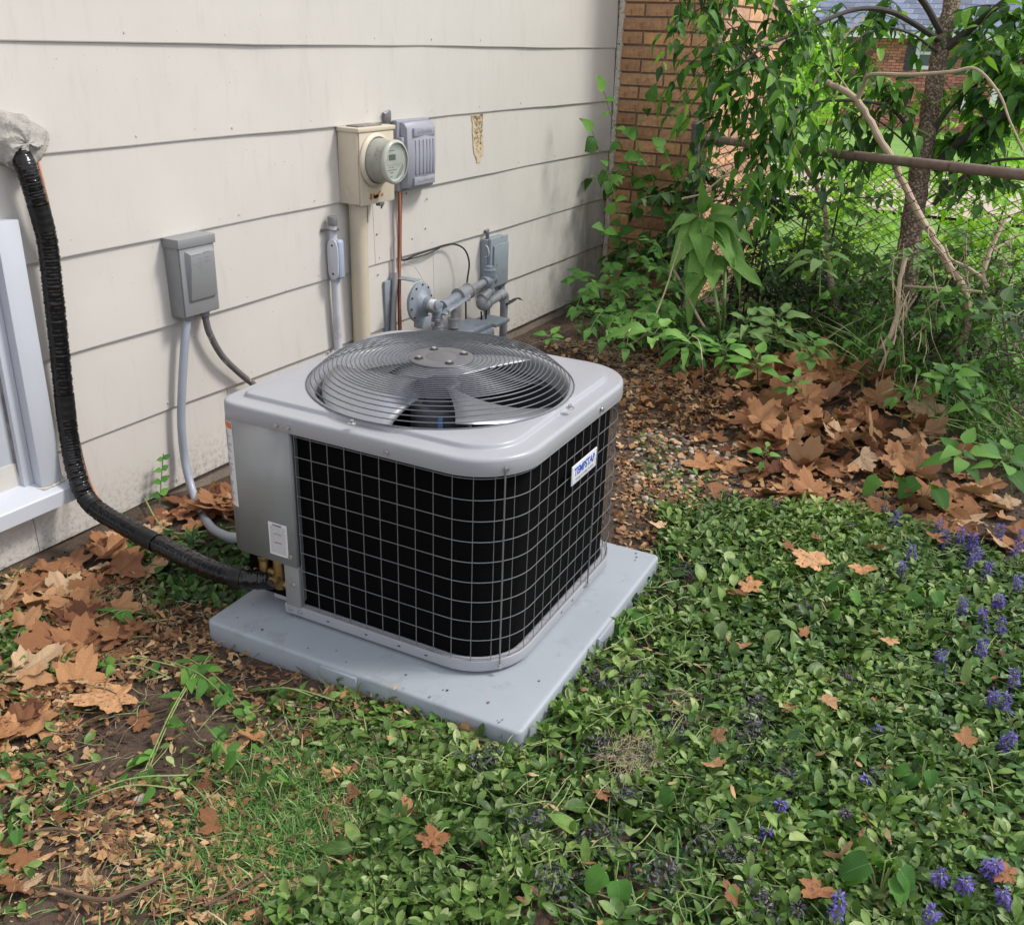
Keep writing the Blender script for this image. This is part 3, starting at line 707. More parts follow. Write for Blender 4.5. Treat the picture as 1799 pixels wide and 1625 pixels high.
def text(s, size, M, mat, name, par, extrude=.0003, shear=0., bold=.0, sx=1.):
    c = bpy.data.curves.new(name, 'FONT'); c.body = s; c.size = size; c.extrude = extrude; c.shear = shear; c.offset = bold; c.align_x = 'CENTER'; c.align_y = 'CENTER'
    o = bpy.data.objects.new(name, c); COL.objects.link(o); dg = bpy.context.evaluated_depsgraph_get()
    me = bpy.data.meshes.new_from_object(o.evaluated_get(dg)); bpy.data.objects.remove(o)
    k = np.diag([sx, 1, 1, 1.]); me.transform(Matrix((M @ k).tolist())); me.materials.clear(); me.materials.append(mat)
    return link(name, me, par)
M = UF(-HXU - .0058, .269, .253, 'f'); Mo = M.copy()
Mo = M.copy(); Mo[:3, 3] = M[:3, 3] + M[:3, 0] * .026 + M[:3, 1] * .0775 + M[:3, 2] * .0012; text('WARNING', .0062, Mo, m_dark, 'heading', wl)
for dy, w_ in ((.052, .026), (.027, .022)): MB().box((.026 - w_ / 2, dy, .0007), (.026 + w_ / 2, dy + .0024, .0013), M).build('heading', m_print, wl)
# tall caution strip on the rounded corner
cx_, cy_ = -HXU + .045, HYU - .045
def strip_on_corner(name, z0, z1, a0, a1, off, mat, par, n=6):
    mb = MB(); A = np.radians(np.linspace(a0, a1, n)); L = []
    for (o_, z) in ((off, z0), (off, z1)): L.append([(cx_ + (.045 + o_) * math.cos(a), cy_ + (.045 + o_) * math.sin(a), z) for a in A])
    mb.loops(L, close=False); return U(mb, name, mat, par)
sl = strip_on_corner('caution_label', .352, .588, 118, 178, .0062, m_label, panel, 9)
strip_on_corner('heading', .570, .586, 120, 176, .0068, m_orange, sl)
mb = MB(); r = random.Random(4)
for k in range(40):
    z = .562 - k * .0051
    if k in (12, 13, 26, 27): continue
    A = np.radians(np.linspace(124 + r.uniform(0, 3), 150 + r.uniform(0, 24), 4)); mb.loops([[(cx_ + .0518 * math.cos(a), cy_ + .0518 * math.sin(a), z + dz) for a in A] for dz in (0, .0022)], close=False)
U(mb, 'print', m_print, sl)
# badge on the right face
by = -HYU - .005; bp = (np.linalg.inv(UM) @ np.array([2.024, .93, .462, 1]))
M = UF(bp[0], by, .4605, 's'); badge = MB().box((0, 0, -.001), (.158, .0535, .003), M).build('badge', m_label, unit, bevel=.003)
mb = MB(); w_, h_ = .158, .0535
for (a_, b_, c_, d_) in ((.004, .004, w_ - .004, .005), (.004, h_ - .005, w_ - .004, h_ - .004), (.004, .005, .005, h_ - .005), (w_ - .005, .005, w_ - .004, h_ - .005)): mb.box((a_, b_, .003), (c_, d_, .0034), M)
mb.build('rim_line', pbr('badge_line', (.25, .35, .6), .5), badge)
Mo = M.copy(); Mo[:3, 3] = M[:3, 3] + M[:3, 0] * .079 + M[:3, 1] * .032 + M[:3, 2] * .0032; text('TEMPSTAR', .0300, Mo, m_blue, 'lettering', badge, .0002, .0, .0011, .93)
Mo = M.copy(); Mo[:3, 3] = M[:3, 3] + M[:3, 0] * .079 + M[:3, 1] * .012 + M[:3, 2] * .0032; text('Heating & Cooling Products', .0092, Mo, m_print, 'lettering', badge, .0002, .0, .0001, 1.1)

# ================================================================== THINGS ON THE WALL
WF = WY - .006
def wp(px, py, off=0.): return ony(px, py, WF - off)
# window at the left edge
win = empty('window', (1.30, WY, .2), 'white vinyl window frame with sloping sill at the left edge of the wall', 'window')
m_vinyl = pbr('window_vinyl', (.50, .53, .59), .35, var=.03, scale=3, dirt=(.40, .40, .40), dscale=12, dlo=.62, dhi=.85)
m_grime = pbr('grime_grey', (.20, .19, .18), .9, var=.4, scale=40)
MB().box((1.618, WF - .045, .215), (1.690, WF + .04, .998)).build('casing', m_vinyl, win, bevel=.003)
MB().box((.45, WF - .045, .935), (1.617, WF + .04, 1.0)).build('casing', m_vinyl, win, bevel=.003)
MB().box((1.585, WF - .012, .215), (1.617, WF + .04, .934)).build('jamb', m_vinyl, win, bevel=.002)
MB().box((1.535, WF + .010, .25), (1.584, WF + .045, .934)).box((.45, WF + .010, .25), (1.534, WF + .045, .30)).build('sash', m_vinyl, win, bevel=.004)
MB().box((.45, WF + .03, .30), (1.535, WF + .036, .934)).build('pane', m_glass, win)
m_blind = pbr('blind_white', (.62, .64, .66), .6)
MB().box((.45, WF + .05, .30), (1.535, WF + .055, .934)).build('blind', m_blind, win)
mb = MB(); mb.loops([[(x, WF + .04, .246), (x, WF - .035, .222), (x, WF - .072, .208), (x, WF - .077, .204), (x, WF - .077, .160), (x, WF - .0, .156)] for x in (.45, 1.0, 1.705)], close=False); mb.f += [(12, 13, 14, 15, 16, 17)]
mb.build('sill', m_vinyl, win, smooth=False)
mb = MB(); P_ = [(1.60, WF - .014, .222), (1.62, WF - .050, .219), (1.66, WF - .050, .220), (1.69, WF - .047, .221), (1.60, WF - .0, .24)]
mb.tube(smoothpath([P_[4], P_[0], P_[1]], 5), .0045, 6).tube(smoothpath(P_[1:4], 5), [.004 + .002 * math.sin(i * 2.1) for i in range(11)], 6); mb.build('caulk_bead', m_caulk, win)
MB().tube([(1.583, WF + .008, .26), (1.583, WF + .008, .93)], .004, 6).build('gap_seal', m_grime, win)

# duct seal lump where the line set enters
m_putty = pbr('duct_seal_putty', (.36, .345, .32), .9, var=.18, scale=25, bs=.9, bscale=40, bdist=.012)
c0 = wp(26, 250); mb = MB(); vv = []; ff = []; nu, nv = 40, 14
for i in range(nv + 1):
    ph = PI / 2 * i / nv
    for k in range(nu):
        a = 2 * PI * k / nu; rr_ = math.cos(ph) * (.078 + .008 * math.sin(3 * a + 1) + .006 * math.sin(7 * a)); lump = 1 + .10 * math.sin(a * 4 + ph * 5) * math.cos(ph * 3) + .05 * math.sin(a * 9 + i) + .05 * math.sin(5 * ph + a)
        vv.append((c0[0] + rr_ * math.cos(a) * lump, WY - .002 - .052 * math.sin(ph) ** .75 * lump - (.012 if math.sin(a) < 0 else 0) * math.sin(ph), c0[2] + rr_ * math.sin(a) * lump))
for i in range(nv):
    for k in range(nu): k2 = (k + 1) % nu; ff.append((i * nu + k, i * nu + k2, (i + 1) * nu + k2, (i + 1) * nu + k))
ff.append(tuple(nv * nu + k for k in range(nu)))
putty = tag(MB().add(vv, ff).build('duct_seal', m_putty), 'lump of grey duct seal putty pressed over the hose hole in the siding', 'putty')
# black insulated line set
m_foam = pbr('black_foam_insulation', (.007, .007, .008), .2, var=.3, spec=.4)
n = m_foam.node_tree; p = n.nodes['Principled BSDF']
hose_pts = [wp(38, 268, .0) + np.array([-.004, .03, .015]), wp(42, 285, .052), wp(62, 345, .064), wp(82, 420, .060), wp(92, 500, .058), wp(103, 600, .056), wp(112, 690, .056), wp(122, 770, .06), wp(135, 835, .09), ony(160, 885, 2.36), ony(215, 922, 2.22), ony(290, 962, 2.03), ony(370, 1000, 1.80), ony(430, 1016, 1.68), ony(484, 1017, 1.625)]
HS = smoothpath(hose_pts, 34); r = random.Random(2); HR = []; PP = []
bands = [(75, 95), (205, 222), (296, 312), (355, 368), (430, 440)]
for i, q in enumerate(HS):
    b_ = any(a <= i <= c for a, c in bands); HR.append(.0262 if b_ else .0272 + .0013 * math.sin(i * 2.4) + r.uniform(-.0007, .0007))
tg = MB().tube(HS, HR, 20)
for i in range(len(HS)):
    if any(a <= i <= c for a, c in bands): continue
    for k in range(20):
        j = i * 20 + k; v = np.array(tg.v[j]); d = v - HS[i]; d /= np.linalg.norm(d); tg.v[j] = tuple(v + d * (.0010 * math.sin(k * 1.9 + i * .9) + r.uniform(-.0007, .0007)))
line = empty('line_set', (HS[0][0], HS[0][1], HS[-1][2]), 'thick black foam insulated refrigerant hose from the wall down to the valve', 'hose')
tg.build('insulation', m_foam, line, ang=80)
m_tape = pbr('black_tape', (.008, .008, .009), .45, spec=.4)
for a, c in bands: MB().tube(HS[a:c + 1], [.0285 - .0006 * ((i // 3) % 2) for i in range(c + 1 - a)], 24, cap=False).build('tape_wrap', m_tape, line)
m_copper = pbr('copper_tube', (.70, .33, .20), .28, metal=.9, var=.15)
m_cable = pbr('dark_cable_sheath', (.10, .05, .05), .45)
for off, mt, rad, dx in ((.0, m_copper, .0042, .030), (.0, m_cable, .0030, .037), (.004, m_copper, .0040, .036)):
    pts = []
    seq = [(66, 278, .03), (78, 330, .045), (91, 390, .05), (100, 480, .045), (112, 590, .045), (124, 690, .045), (137, 770, .045), (150, 825, .06), (168, 868, .10), (192, 898, .16)]
    if off: seq = seq[6:]
    for i, (px, py, o_) in enumerate(seq): q = wp(px + dx * 60 - 2, py, o_ - .01 * (i % 2) * 0); pts.append(q)
    MB().tube(smoothpath(pts, 6), rad, 8).build('copper_line' if mt is m_copper else 'control_cable', mt, line)

# disconnect box
m_gbox = pbr('box_enamel_grey', (.23, .24, .25), .42, var=.04, scale=6, dirt=(.17, .17, .17), dscale=8, dlo=.6, dhi=.8)
dx0, dx1, dz0, dz1, dd = 2.212, 2.366, .607, .865, .062
ds = empty('disconnect_box', (2.29, WY, dz0), 'grey electrical disconnect box with raised door on the siding above two conduits', 'electrical box')
MB().box((dx0, WF - dd, dz0), (dx1, WF, dz1 - .03)).build('enclosure', m_gbox, ds, bevel=.002)
MB().box((dx0 - .004, WF - dd - .010, dz1 - .03), (dx1 + .004, WF, dz1)).build('rain_hood', m_gbox, ds, bevel=.002)
MB().box((dx0 + .002, WF - dd - .006, dz0 + .004), (dx1 - .002, WF - dd - .0005, dz1 - .031)).build('front_plate', m_gbox, ds, bevel=.0015)
mb = MB(); a_, b_, f_, g_ = dx0 + .022, dx1 - .012, WF - dd - .006, WF - dd - .024
mb.add([(a_, f_, dz0 + .055), (b_, f_, dz0 + .055), (b_, f_, dz1 - .04), (a_, f_, dz1 - .04), (a_ + .004, g_ + .010, dz0 + .055), (b_ - .004, g_ + .010, dz0 + .055), (b_ - .008, g_, dz0 + .165), (a_ + .008, g_, dz0 + .165), (b_ - .008, g_, dz1 - .05), (a_ + .008, g_, dz1 - .05)],
       [(4, 5, 6, 7), (7, 6, 8, 9), (0, 4, 7, 9, 3), (1, 2, 8, 6, 5), (3, 9, 8, 2), (0, 1, 5, 4)])
dr = mb.build('door', m_gbox, ds, bevel=.002, smooth=True)
mb = MB()
for (x, z, w) in ((.03, .205, .035), (.078, .207, .03), (.055, .190, .018), (.03, .176, .018), (.06, .178, .012), (.085, .192, .022), (.086, .178, .020)): mb.box((a_ + x - .015, g_ - .0008, dz0 + z), (a_ + x - .015 + w, g_ + .002, dz0 + z + .0018))
mb.build('embossing', m_gbox, dr)
mb = MB(); mb.cyl((dx0 - .0006, WF - .035, dz0 + .045), (dx0 + .001, WF - .035, dz0 + .045), .014, 24).build('knockout', m_gbox, ds)
for x in (dx0 + .038, dx0 + .115): MB().cyl((x, WF - .033, dz0 - .018), (x, WF - .033, dz0 + .002), .018, 10).build('conduit_nut', m_gbox, ds, bevel=.001)
m_lt = pbr('conduit_blue_grey', (.30, .335, .40), .35, var=.04)
Pw = [np.array([dx0 + .038, WF - .033, dz0 - .01]), wp(325, 600, .035), wp(320, 680, .035), wp(319, 750, .035), wp(327, 820, .05), ony(346, 885, 2.36), ony(370, 925, 2.13), ony(398, 942, 1.90), ony(424, 945, 1.73), ony(450, 946, 1.66)]
Q = smoothpath(Pw, 26); cd = tag(MB().tube(Q, [.0138 + .0007 * (i % 2) for i in range(len(Q))], 14).build('flexible_conduit', m_lt), 'pale blue grey flexible conduit curving from the disconnect box to the unit', 'conduit')
m_dk = pbr('conduit_weathered', (.13, .125, .125), .6, var=.2, scale=30, dirt=(.38, .37, .34), dscale=16, dlo=.56, dhi=.60)
Pw = [np.array([dx0 + .115, WF - .033, dz0 - .01]), wp(368, 585, .035), wp(390, 625, .035), wp(420, 655, .035), wp(452, 682, .036), wp(478, 715, .04), wp(492, 770, .05), wp(500, 900, .06)]
Q = smoothpath(Pw, 20); tag(MB().tube(Q, [.0115 + .0006 * (i % 2) for i in range(len(Q))], 12).build('flexible_conduit', m_dk), 'dark weathered flexible conduit dropping behind the unit from the disconnect box', 'conduit')

# conduit body and strap, left of the big beige pipe
lb = empty('conduit_body', (3.02, WY, .30), 'blue grey conduit body with oval cover on a short pipe beside the beige pipe', 'conduit fitting')
m_pvc = pbr('grey_pvc', (.32, .38, .49), .5, var=.05)
m_pvc2 = pbr('grey_pvc_pale', (.50, .52, .57), .5, var=.05, dirt=(.34, .33, .33), dscale=10)
lx0 = 3.03
mb = MB(); yb = WF - .03
ov = [(.019 * math.cos(t), .080 * math.sin(t) if abs(math.sin(t)) < 2 else 0) for t in np.linspace(0, 2 * PI, 28, endpoint=False)]
ov = [(.026 * math.copysign(min(1, abs(math.cos(t)) ** .7), math.cos(t)), (.062 + .018 * abs(math.sin(t))) * math.copysign(abs(math.sin(t)) ** .35, math.sin(t))) for t in np.linspace(.001, 2 * PI + .001, 28, endpoint=False)]
Ml = mat4((lx0 - .003, WF - .012, .662), (0, -1, 0), (0, 0, 1), (-1, 0, 0))
MB().box((lx0 - .014, WF - .068, .585), (lx0 + .024, WF - .008, .740)).build('body', m_pvc, lb, bevel=.012, segs=3)
Ml = mat4((lx0 - .016, WF - .038, .662), (0, -1, 0), (0, 0, 1), (-1, 0, 0))
MB().prism(ov, -.003, .0025, Ml).build('cover', m_pvc2, lb, bevel=.001)
Ms = MB()
for z in (.606, .718): Ms.cyl((lx0 - .0185, WF - .038, z), (lx0 - .0200, WF - .038, z), .0045, 8)
Ms.build('screw', m_dark, lb)
MB().cyl((lx0 + .003, WF - .028, .735), (lx0 + .003, WF - .028, .80), .0155, 18).build('pipe', m_pvc2, lb); MB().cyl((lx0 + .003, WF - .028, .792), (lx0 + .003, WF - .028, .828), .019, 18).build('pipe_cap', pbr('cap_grey', (.18, .18, .19), .6), lb, bevel=.002)
MB().cyl((lx0 + .006, WF - .028, .10), (lx0 + .006, WF - .028, .592), .017, 18).build('pipe', m_pvc2, lb)
MB().cyl((lx0 + .006, WF - .028, .570), (lx0 + .006, WF - .028, .596), .020, 18).build('collar', m_pvc, lb)
m_galv = pbr('galvanised_dark', (.20, .20, .21), .45, metal=.6, var=.25, scale=30)
for z in (.775, .262):
    MB().tube(smoothpath([(lx0 - .038, WF - .002, z), (lx0 - .016, WF - .006, z), (lx0 - .010, WF - .040, z), (lx0 + .006, WF - .049, z), (lx0 + .024, WF - .034, z), (lx0 + .025, WF - .002, z)], 6), .0075, 6, flat=.3).build('strap', m_galv, lb)
    MB().cyl((lx0 - .030, WF, z), (lx0 - .030, WF - .010, z), .007, 6).build('bolt', m_galv, lb)

# meter socket
m_beige = pbr('meter_beige', (.56, .50, .40), .45, var=.04, scale=5, dirt=(.42, .36, .27), dscale=9, dlo=.58, dhi=.8)
mx0, mx1, mz0, mz1, md = 3.118, 3.350, .865, 1.148, .100
ms = empty('electric_meter', (3.23, WY, mz0), 'beige meter box with round glass electric meter, rusty at its lower lip', 'electric meter')
MB().box((mx0, WF - md + .006, mz0), (mx1, WF, mz1 - .012)).build('socket_box', m_beige, ms, bevel=.003)
MB().box((mx0 + .006, WF - md - .001, mz0 - .004), (mx1 - .002, WF - md + .0055, mz1 - .013)).build('front_cover', m_beige, ms, bevel=.002)
MB().box((mx0 - .006, WF - md - .006, mz1 - .012), (mx1 + .006, WF, mz1 + .004)).build('top_flange', m_beige, ms, bevel=.003)
MB().box((mx0 + .03, WF - md + .02, mz1 + .004), (mx1 - .05, WF - .02, mz1 + .010)).build('hub_plate', m_grime, ms, bevel=.002)
mcx, mcz = 3.222, 1.028
Mm = mat4((mcx, WF - md - .001, mcz), (1, 0, 0), (0, 0, 1), (0, -1, 0))
MB().lathe([(.088, -.002), (.100, .0), (.104, .006), (.098, .015), (.090, .017), (.086, .010), (.086, -.002)], Mm, 56).build('ring', m_beige, ms, ang=50)
m_mbody = pbr('meter_body_grey', (.30, .31, .27), .35, var=.06, dirt=(.12, .09, .07), dscale=22, dlo=.6, dhi=.72)
MB().lathe([(.0845, .0), (.0845, .035), (.0795, .040), (.0785, .085), (.080, .088)], Mm, 56).build('meter_case', m_mbody, ms, ang=50)
MB().lathe([(.080, .088), (.0835, .090), (.0835, .099), (.079, .104), (.0735, .105), (.072, .100)], Mm, 56).build('bezel', pbr('bezel_grey', (.42, .43, .39), .25), ms, ang=50)
dial = MB().lathe([(.0001, .092), (.066, .092), (.072, .0965)], Mm, 48).build('dial', pbr('dial_white', (.50, .51, .48), .5), ms)
def on_dial(u0, v0, u1, v1, mt, nm, d=.0006): return MB().box((u0, v0, .0922), (u1, v1, .0922 + d), Mm).build(nm, mt, dial)
m_lcd = pbr('lcd_grey', (.13, .14, .12), .3)
on_dial(-.040, .008, .004, .030, m_lcd, 'display'); on_dial(-.052, -.010, .050, -.0085, m_print, 'print'); on_dial(-.050, -.030, .012, -.0265, m_print, 'print')
mb = MB()
for (u, v, w_) in ((-.040, -.020, .008), (-.024, -.020, .014), (.020, -.018, .004), (-.034, -.040, .022), (-.034, -.055, .014), (-.038, .042, .036)): mb.box((u, v, .0922), (u + w_, v + .004, .0928), Mm)
mb.build('print', m_print, dial)
mb = MB(); mb.prism([(.050, -.010), (.058, -.022), (.040, -.05), (.006, -.062), (.004, -.058)], .0922, .0926, Mm); mb.build('print', pbr('dial_grey', (.28, .29, .27), .5), dial)
gm, gn, gp, go = newmat('meter_glass'); gp.inputs['Base Color'].default_value = (.9, .95, .92, 1); gp.inputs['Transmission Weight'].default_value = 1; gp.inputs['Roughness'].default_value = .04; gp.inputs['IOR'].default_value = 1.1
MB().lathe([(.0735, .1045), (.05, .1065), (.0001, .1075)], Mm, 40).build('glass_cover', gm, ms)
mb = MB(); mb.lathe([(.020, .0003), (.0215, .0016), (.023, .0003)], mat4((mx0, WF - .05, mz0 + .05), (0, -1, 0), (0, 0, 1), (-1, 0, 0)), 24).lathe([(.012, .0003), (.0132, .0016), (.0145, .0003)], mat4((mx0, WF - .05, mz0 + .05), (0, -1, 0), (0, 0, 1), (-1, 0, 0)), 24); mb.build('knockout', m_beige, ms)
m_rust = pbr('rust_patch', (.38, .17, .06), .95, var=.5, scale=160, bs=.8, bscale=200, dirt=(.55, .45, .30), dscale=120)
mb = MB(); r = random.Random(6)
for k in range(16): x = 3.225 + r.gauss(0, .025); z = mz0 + .018 + abs(r.gauss(0, .008)); mb.cyl((x, WF - md - .0008, z), (x, WF - md - .0032, z), r.uniform(.003, .008), 7)
mb.build('rust', m_rust, ms)
MB().box((3.235, WF - md - .01, mz0 - .016), (3.262, WF - md + .012, mz0 - .001)).cyl((3.262, WF - md + .006, mz0 - .03), (3.270, WF - md - .004, mz0 - .004), .004, 8).build('lock_hasp', m_galv, ms, bevel=.002)
tagm = MB().box((3.262, WF - .008, .765), (3.290, WF - .003, .835)).build('seal_tag', m_galv, ms, bevel=.003)
MB().tube(smoothpath([(3.276, WF - .006, .83), (3.280, WF - .02, .86), (3.262, WF - md + .004, mz0 - .005)], 5), .0012, 5).build('seal_wire', m_galv, ms)
# little strike bracket and stub above the meter
kb = MB().box((3.405, WF - .022, 1.150), (3.445, WF, 1.190)).cyl((3.40, WF - .015, 1.185), (3.445, WF - .015, 1.195), .006, 8).build('cable_clamp', m_galv, bevel=.003); tag(kb, 'small dark metal clamp on the siding just above the meter box', 'clamp')
# big beige pipe
bp_ = empty('service_pipe', (3.17, WY, 0), 'thick beige pipe running down the wall below the meter box', 'pipe')
MB().cyl((3.178, WF - .042, -.15), (3.178, WF - .042, mz0 + .001), .036, 28).build('pipe', pbr('pipe_beige', (.52, .46, .35), .5, var=.05, scale=6, dirt=(.42, .36, .27), dscale=8), bp_)
MB().cyl((3.178, WF - .042, mz0 - .012), (3.178, WF - .042, mz0), .040, 20).build('pipe_collar', m_beige, bp_, bevel=.002)

# telephone / network box
m_tel = pbr('network_box_lavender', (.30, .315, .37), .45, var=.04, scale=6)
m_telg = pbr('network_box_grey', (.24, .25, .29), .5, var=.05)
te = empty('network_box', (3.60, WY, .85), 'lavender grey ribbed plastic network box hinged beside the meter', 'utility box')
tx0, tx1, tz0, tz1 = 3.472, 3.715, .868, 1.158
MB().box((tx0, WF - .030, tz0), (tx1, WF, tz1)).build('back_box', m_telg, te, bevel=.008, segs=3)
mb = MB(); sec = []
for x, d, ins in ((tx0 + .020, .032, 0), (tx0 + .026, .062, .004), (tx0 + .06, .075, .0), (tx0 + .13, .080, 0), (tx1 - .03, .074, 0), (tx1 - .008, .062, .004), (tx1 - .004, .032, 0)):
    sec.append([(x, WF - .030, tz0 + .012 + ins), (x, WF - d + .012, tz0 + .012 + ins), (x, WF - d, tz0 + .030 + ins), (x, WF - d - .004, (tz0 + tz1) / 2), (x, WF - d, tz1 - .030 - ins), (x, WF - d + .014, tz1 - .010 - ins), (x, WF - .030, tz1 - .010 - ins)])
mb.loops(sec, close=False); lidt = mb.build('door', m_tel, te, ang=40)
def dsurf(x): return float(np.interp(x, [tx0 + .06, tx0 + .13, tx1 - .03], [.075, .080, .074])) + .003
for k in range(6):
    x = tx0 + .062 + k * .0262; d = dsurf(x); MB().box((x, WF - d - .0035, tz0 + .072), (x + .017, WF - d + .004, tz1 - .078)).build('rib', m_tel, te, bevel=.0025)
for (z0, z1) in ((tz1 - .066, tz1 - .030), (tz0 + .026, tz0 + .060)):
    q = MB().box((tx0 + .052, WF - .081, z0), (tx1 - .034, WF - .070, z1)).build('panel', m_tel, te, bevel=.003)
    mb = MB(); r = random.Random(int(z0 * 100)); x = tx0 + .075
    while x < tx1 - .06: w_ = r.uniform(.006, .014); mb.box((x, WF - .0818, z0 + .012), (x + w_, WF - .081, z1 - .012 + r.uniform(-.004, .003))); x += w_ + .004
    mb.build('embossing', m_telg, q)
for z in (tz1 - .085, tz0 + .075): MB().box((tx0 + .002, WF - .052, z - .018), (tx0 + .022, WF - .028, z + .018)).build('hinge', m_tel, te, bevel=.004)
MB().cyl((tx1 - .004, WF - .03, 1.01), (tx1 + .018, WF - .03, 1.01), .010, 12).build('latch', m_dk, te, bevel=.003)
# cables from the network box
m_red = pbr('cable_orange_red', (.27, .085, .07), .5, dirt=(.3, .2, .18), dscale=20)
cx_ = 3.475
tag(MB().tube(smoothpath([(3.500, WF - .02, .87), (3.492, WF - .022, .75), (3.488, WF - .02, .60), (3.480, WF - .022, .42), (3.470, WF - .03, .20), (3.465, WF - .03, -.08)], 6), .0085, 10).build('red_conduit', m_red), 'faded red conduit running down the wall under the network box', 'conduit')
tag(MB().tube(smoothpath([(3.485, WF - .03, .87), (3.480, WF - .034, .7), (3.472, WF - .03, .5), (3.462, WF - .036, .2), (3.46, WF - .04, -.06)], 6), .0040, 8).build('orange_cable', pbr('orange_cable', (.42, .17, .10), .5)), 'thin orange cable beside the faded red conduit', 'cable')
tag(MB().tube([(3.462, WF - .016, .66), (3.435, WF - .02, -.05)], .0035, 8).build('grey_cable', m_pvc2), 'straight pale grey cable left of the red conduit', 'cable')
tag(MB().tube([(3.452, WF - .022, .53), (3.372, WF - .035, -.10)], .013, 12).build('ground_pipe', pbr('pipe_steel', (.32, .32, .33), .45, metal=.3)), 'slanting grey steel pipe leaning against the wall left of the red conduit', 'pipe')
m_bcab = pbr('black_cable', (.012, .012, .012), .5)
bc = [(3.512, WF - .02, .88), (3.516, WF - .012, .74), (3.514, WF - .010, .60), (3.520, WF - .016, .572), (3.62, WF - .018, .578), (3.75, WF - .016, .581), (3.86, WF - .016, .583), (3.93, WF - .030, .578), (3.985, WF - .05, .545), (4.01, WF - .06, .48), (3.995, WF - .06, .40), (3.975, WF - .065, .33), (3.97, WF - .07, .2), (3.965, WF - .07, .05)]
tag(MB().tube(smoothpath(bc, 8), .0042, 8).build('black_cable', m_bcab), 'black cable looping along the siding lap above the gas meter', 'cable')
tag(MB().tube(smoothpath([(3.53, WF - .012, .566), (3.7, WF - .02, .568), (3.82, WF - .012, .575)], 8), .0032, 6).build('black_cable', m_bcab), 'second short black cable tucked under the siding lap', 'cable')
tag(MB().tube(smoothpath([(3.54, WF - .006, .556), (3.60, WF - .02, .53), (3.655, WF - .03, .46), (3.665, WF - .04, .42)], 8), .0014, 6).build('thin_wire', m_pvc2), 'hair thin grey wire drooping above the gas regulator', 'wire')
for q in (770, 706): pass

# ---- gas meter set
m_gas = pbr('gas_paint', (.22, .255, .30), .5, var=.12, scale=12, bs=.4, bscale=120, bdist=.002, dirt=(.15, .14, .13), dscale=26, dlo=.55, dhi=.72)
m_gasp = pbr('gas_pipe_grey', (.25, .26, .275), .5, var=.12, scale=14, bs=.35, bscale=120, bdist=.002, dirt=(.15, .13, .11), dscale=30, dlo=.55, dhi=.7)
m_gbl = pbr('gas_box_blue', (.225, .265, .295), .5, var=.08, scale=10, bs=.2, bscale=90, bdist=.002, dirt=(.13, .16, .18), dscale=30, dlo=.56, dhi=.7)
gs = empty('gas_meter_set', (3.85, WY - .15, -.05), 'weathered blue grey gas regulator, pipes and meter standing behind the condenser unit', 'gas meter')
gy_ = WF - .13
def gp_(px, py, y=gy_): return ony(px, py, y)
rc = gp_(737, 531); Mr = mat4((rc[0], gy_, rc[2]), (1, 0, 0), (0, 0, 1), (0, -1, 0))
reg = MB().lathe([(.0001, -.030), (.055, -.030), (.083, -.010), (.088, -.006), (.088, .0), (.0885, .001), (.088, .006), (.082, .009), (.060, .014), (.045, .020), (.038, .030), (.030, .036), (.030, .062), (.0001, .064)], Mr, 40).build('regulator', m_gas, gs, ang=40)
for k in range(10):
    a = 2 * PI * k / 10 + .2; c_ = Mr[:3, :3] @ np.array([.078 * math.cos(a), .078 * math.sin(a), .009]) + Mr[:3, 3]; MB().cyl(c_, c_ + np.array([0, -.005, 0]), .0045, 6).build('flange_bolt', m_dark, reg)
nx_ = rc + np.array([0, -.075, 0])
MB().cyl(rc + np.array([.0, -.060, 0]), rc + np.array([0, -.085, 0]), .023, 16).build('white_tag', m_label, gs)
MB().cyl(rc + np.array([.0, -.085, 0]), rc + np.array([0, -.10, 0]), .021, 16).build('cap', m_gas, gs, bevel=.003)
MB().box((rc[0] - .02, gy_ - .03, rc[2] - .115), (rc[0] + .05, gy_ + .02, rc[2] - .065)).build('vent', m_gas, gs, bevel=.006)
MB().box((rc[0] - .09, WF - .012, rc[2] - .25), (rc[0] - .01, WF, rc[2] + .09)).box((rc[0] - .02, WF - .12, rc[2] + .090), (rc[0] + .03, WF - .01, rc[2] + .095)).build('wall_bracket', m_gas, gs, bevel=.002)
def fitting(a, b, r0=.026):
    a = np.array(a); b = np.array(b); return MB().tube([a, a + (b - a) * .12, a + (b - a) * .14, a + (b - a) * .86, a + (b - a) * .88, b], [r0 * 1.12, r0 * 1.12, r0, r0, r0 * 1.12, r0 * 1.12], 16)
j1 = gp_(768, 545); j1[1] = gy_; j2 = gp_(812, 517); j3 = gp_(860, 492); j4 = gp_(846, 530); j5 = gp_(884, 515)
MB().cyl(rc + np.array([0.02, -.03, -.02]), j1, .022, 14).build('pipe', m_gas, gs)
fitting(j1 + (0, 0, .03), j1 + (0, 0, -.05), .024).build('elbow', m_gas, gs, ang=40)
lev = MB().tube([j1 + (.0, -.035, -.015), j1 + (.03, -.036, .0), j2 + (-.02, -.036, -.008), j2 + (0, -.034, 0)], [.016, .022, .020, .014], 10, flat=.35); lev.build('valve_lever', m_gas, gs)
for t_ in (.1, .35, .9): q = j1 + (j2 - j1) * t_ + np.array([0, -.05, -.008]); MB().cyl(q + (0, .012, 0), q + (0, -.006, 0), .010, 10).build('bolt', m_gasp, gs, bevel=.001)
fitting(j1 + (j2 - j1) * .2, j2, .025).build('valve_body', m_gas, gs, ang=40)
fitting(j2 + (j2 - j3) * .15, j2 + (j3 - j2) * .25, .034).build('union', m_gasp, gs, ang=40)
MB().cyl(j2, j3, .019, 16).build('pipe', m_gasp, gs)
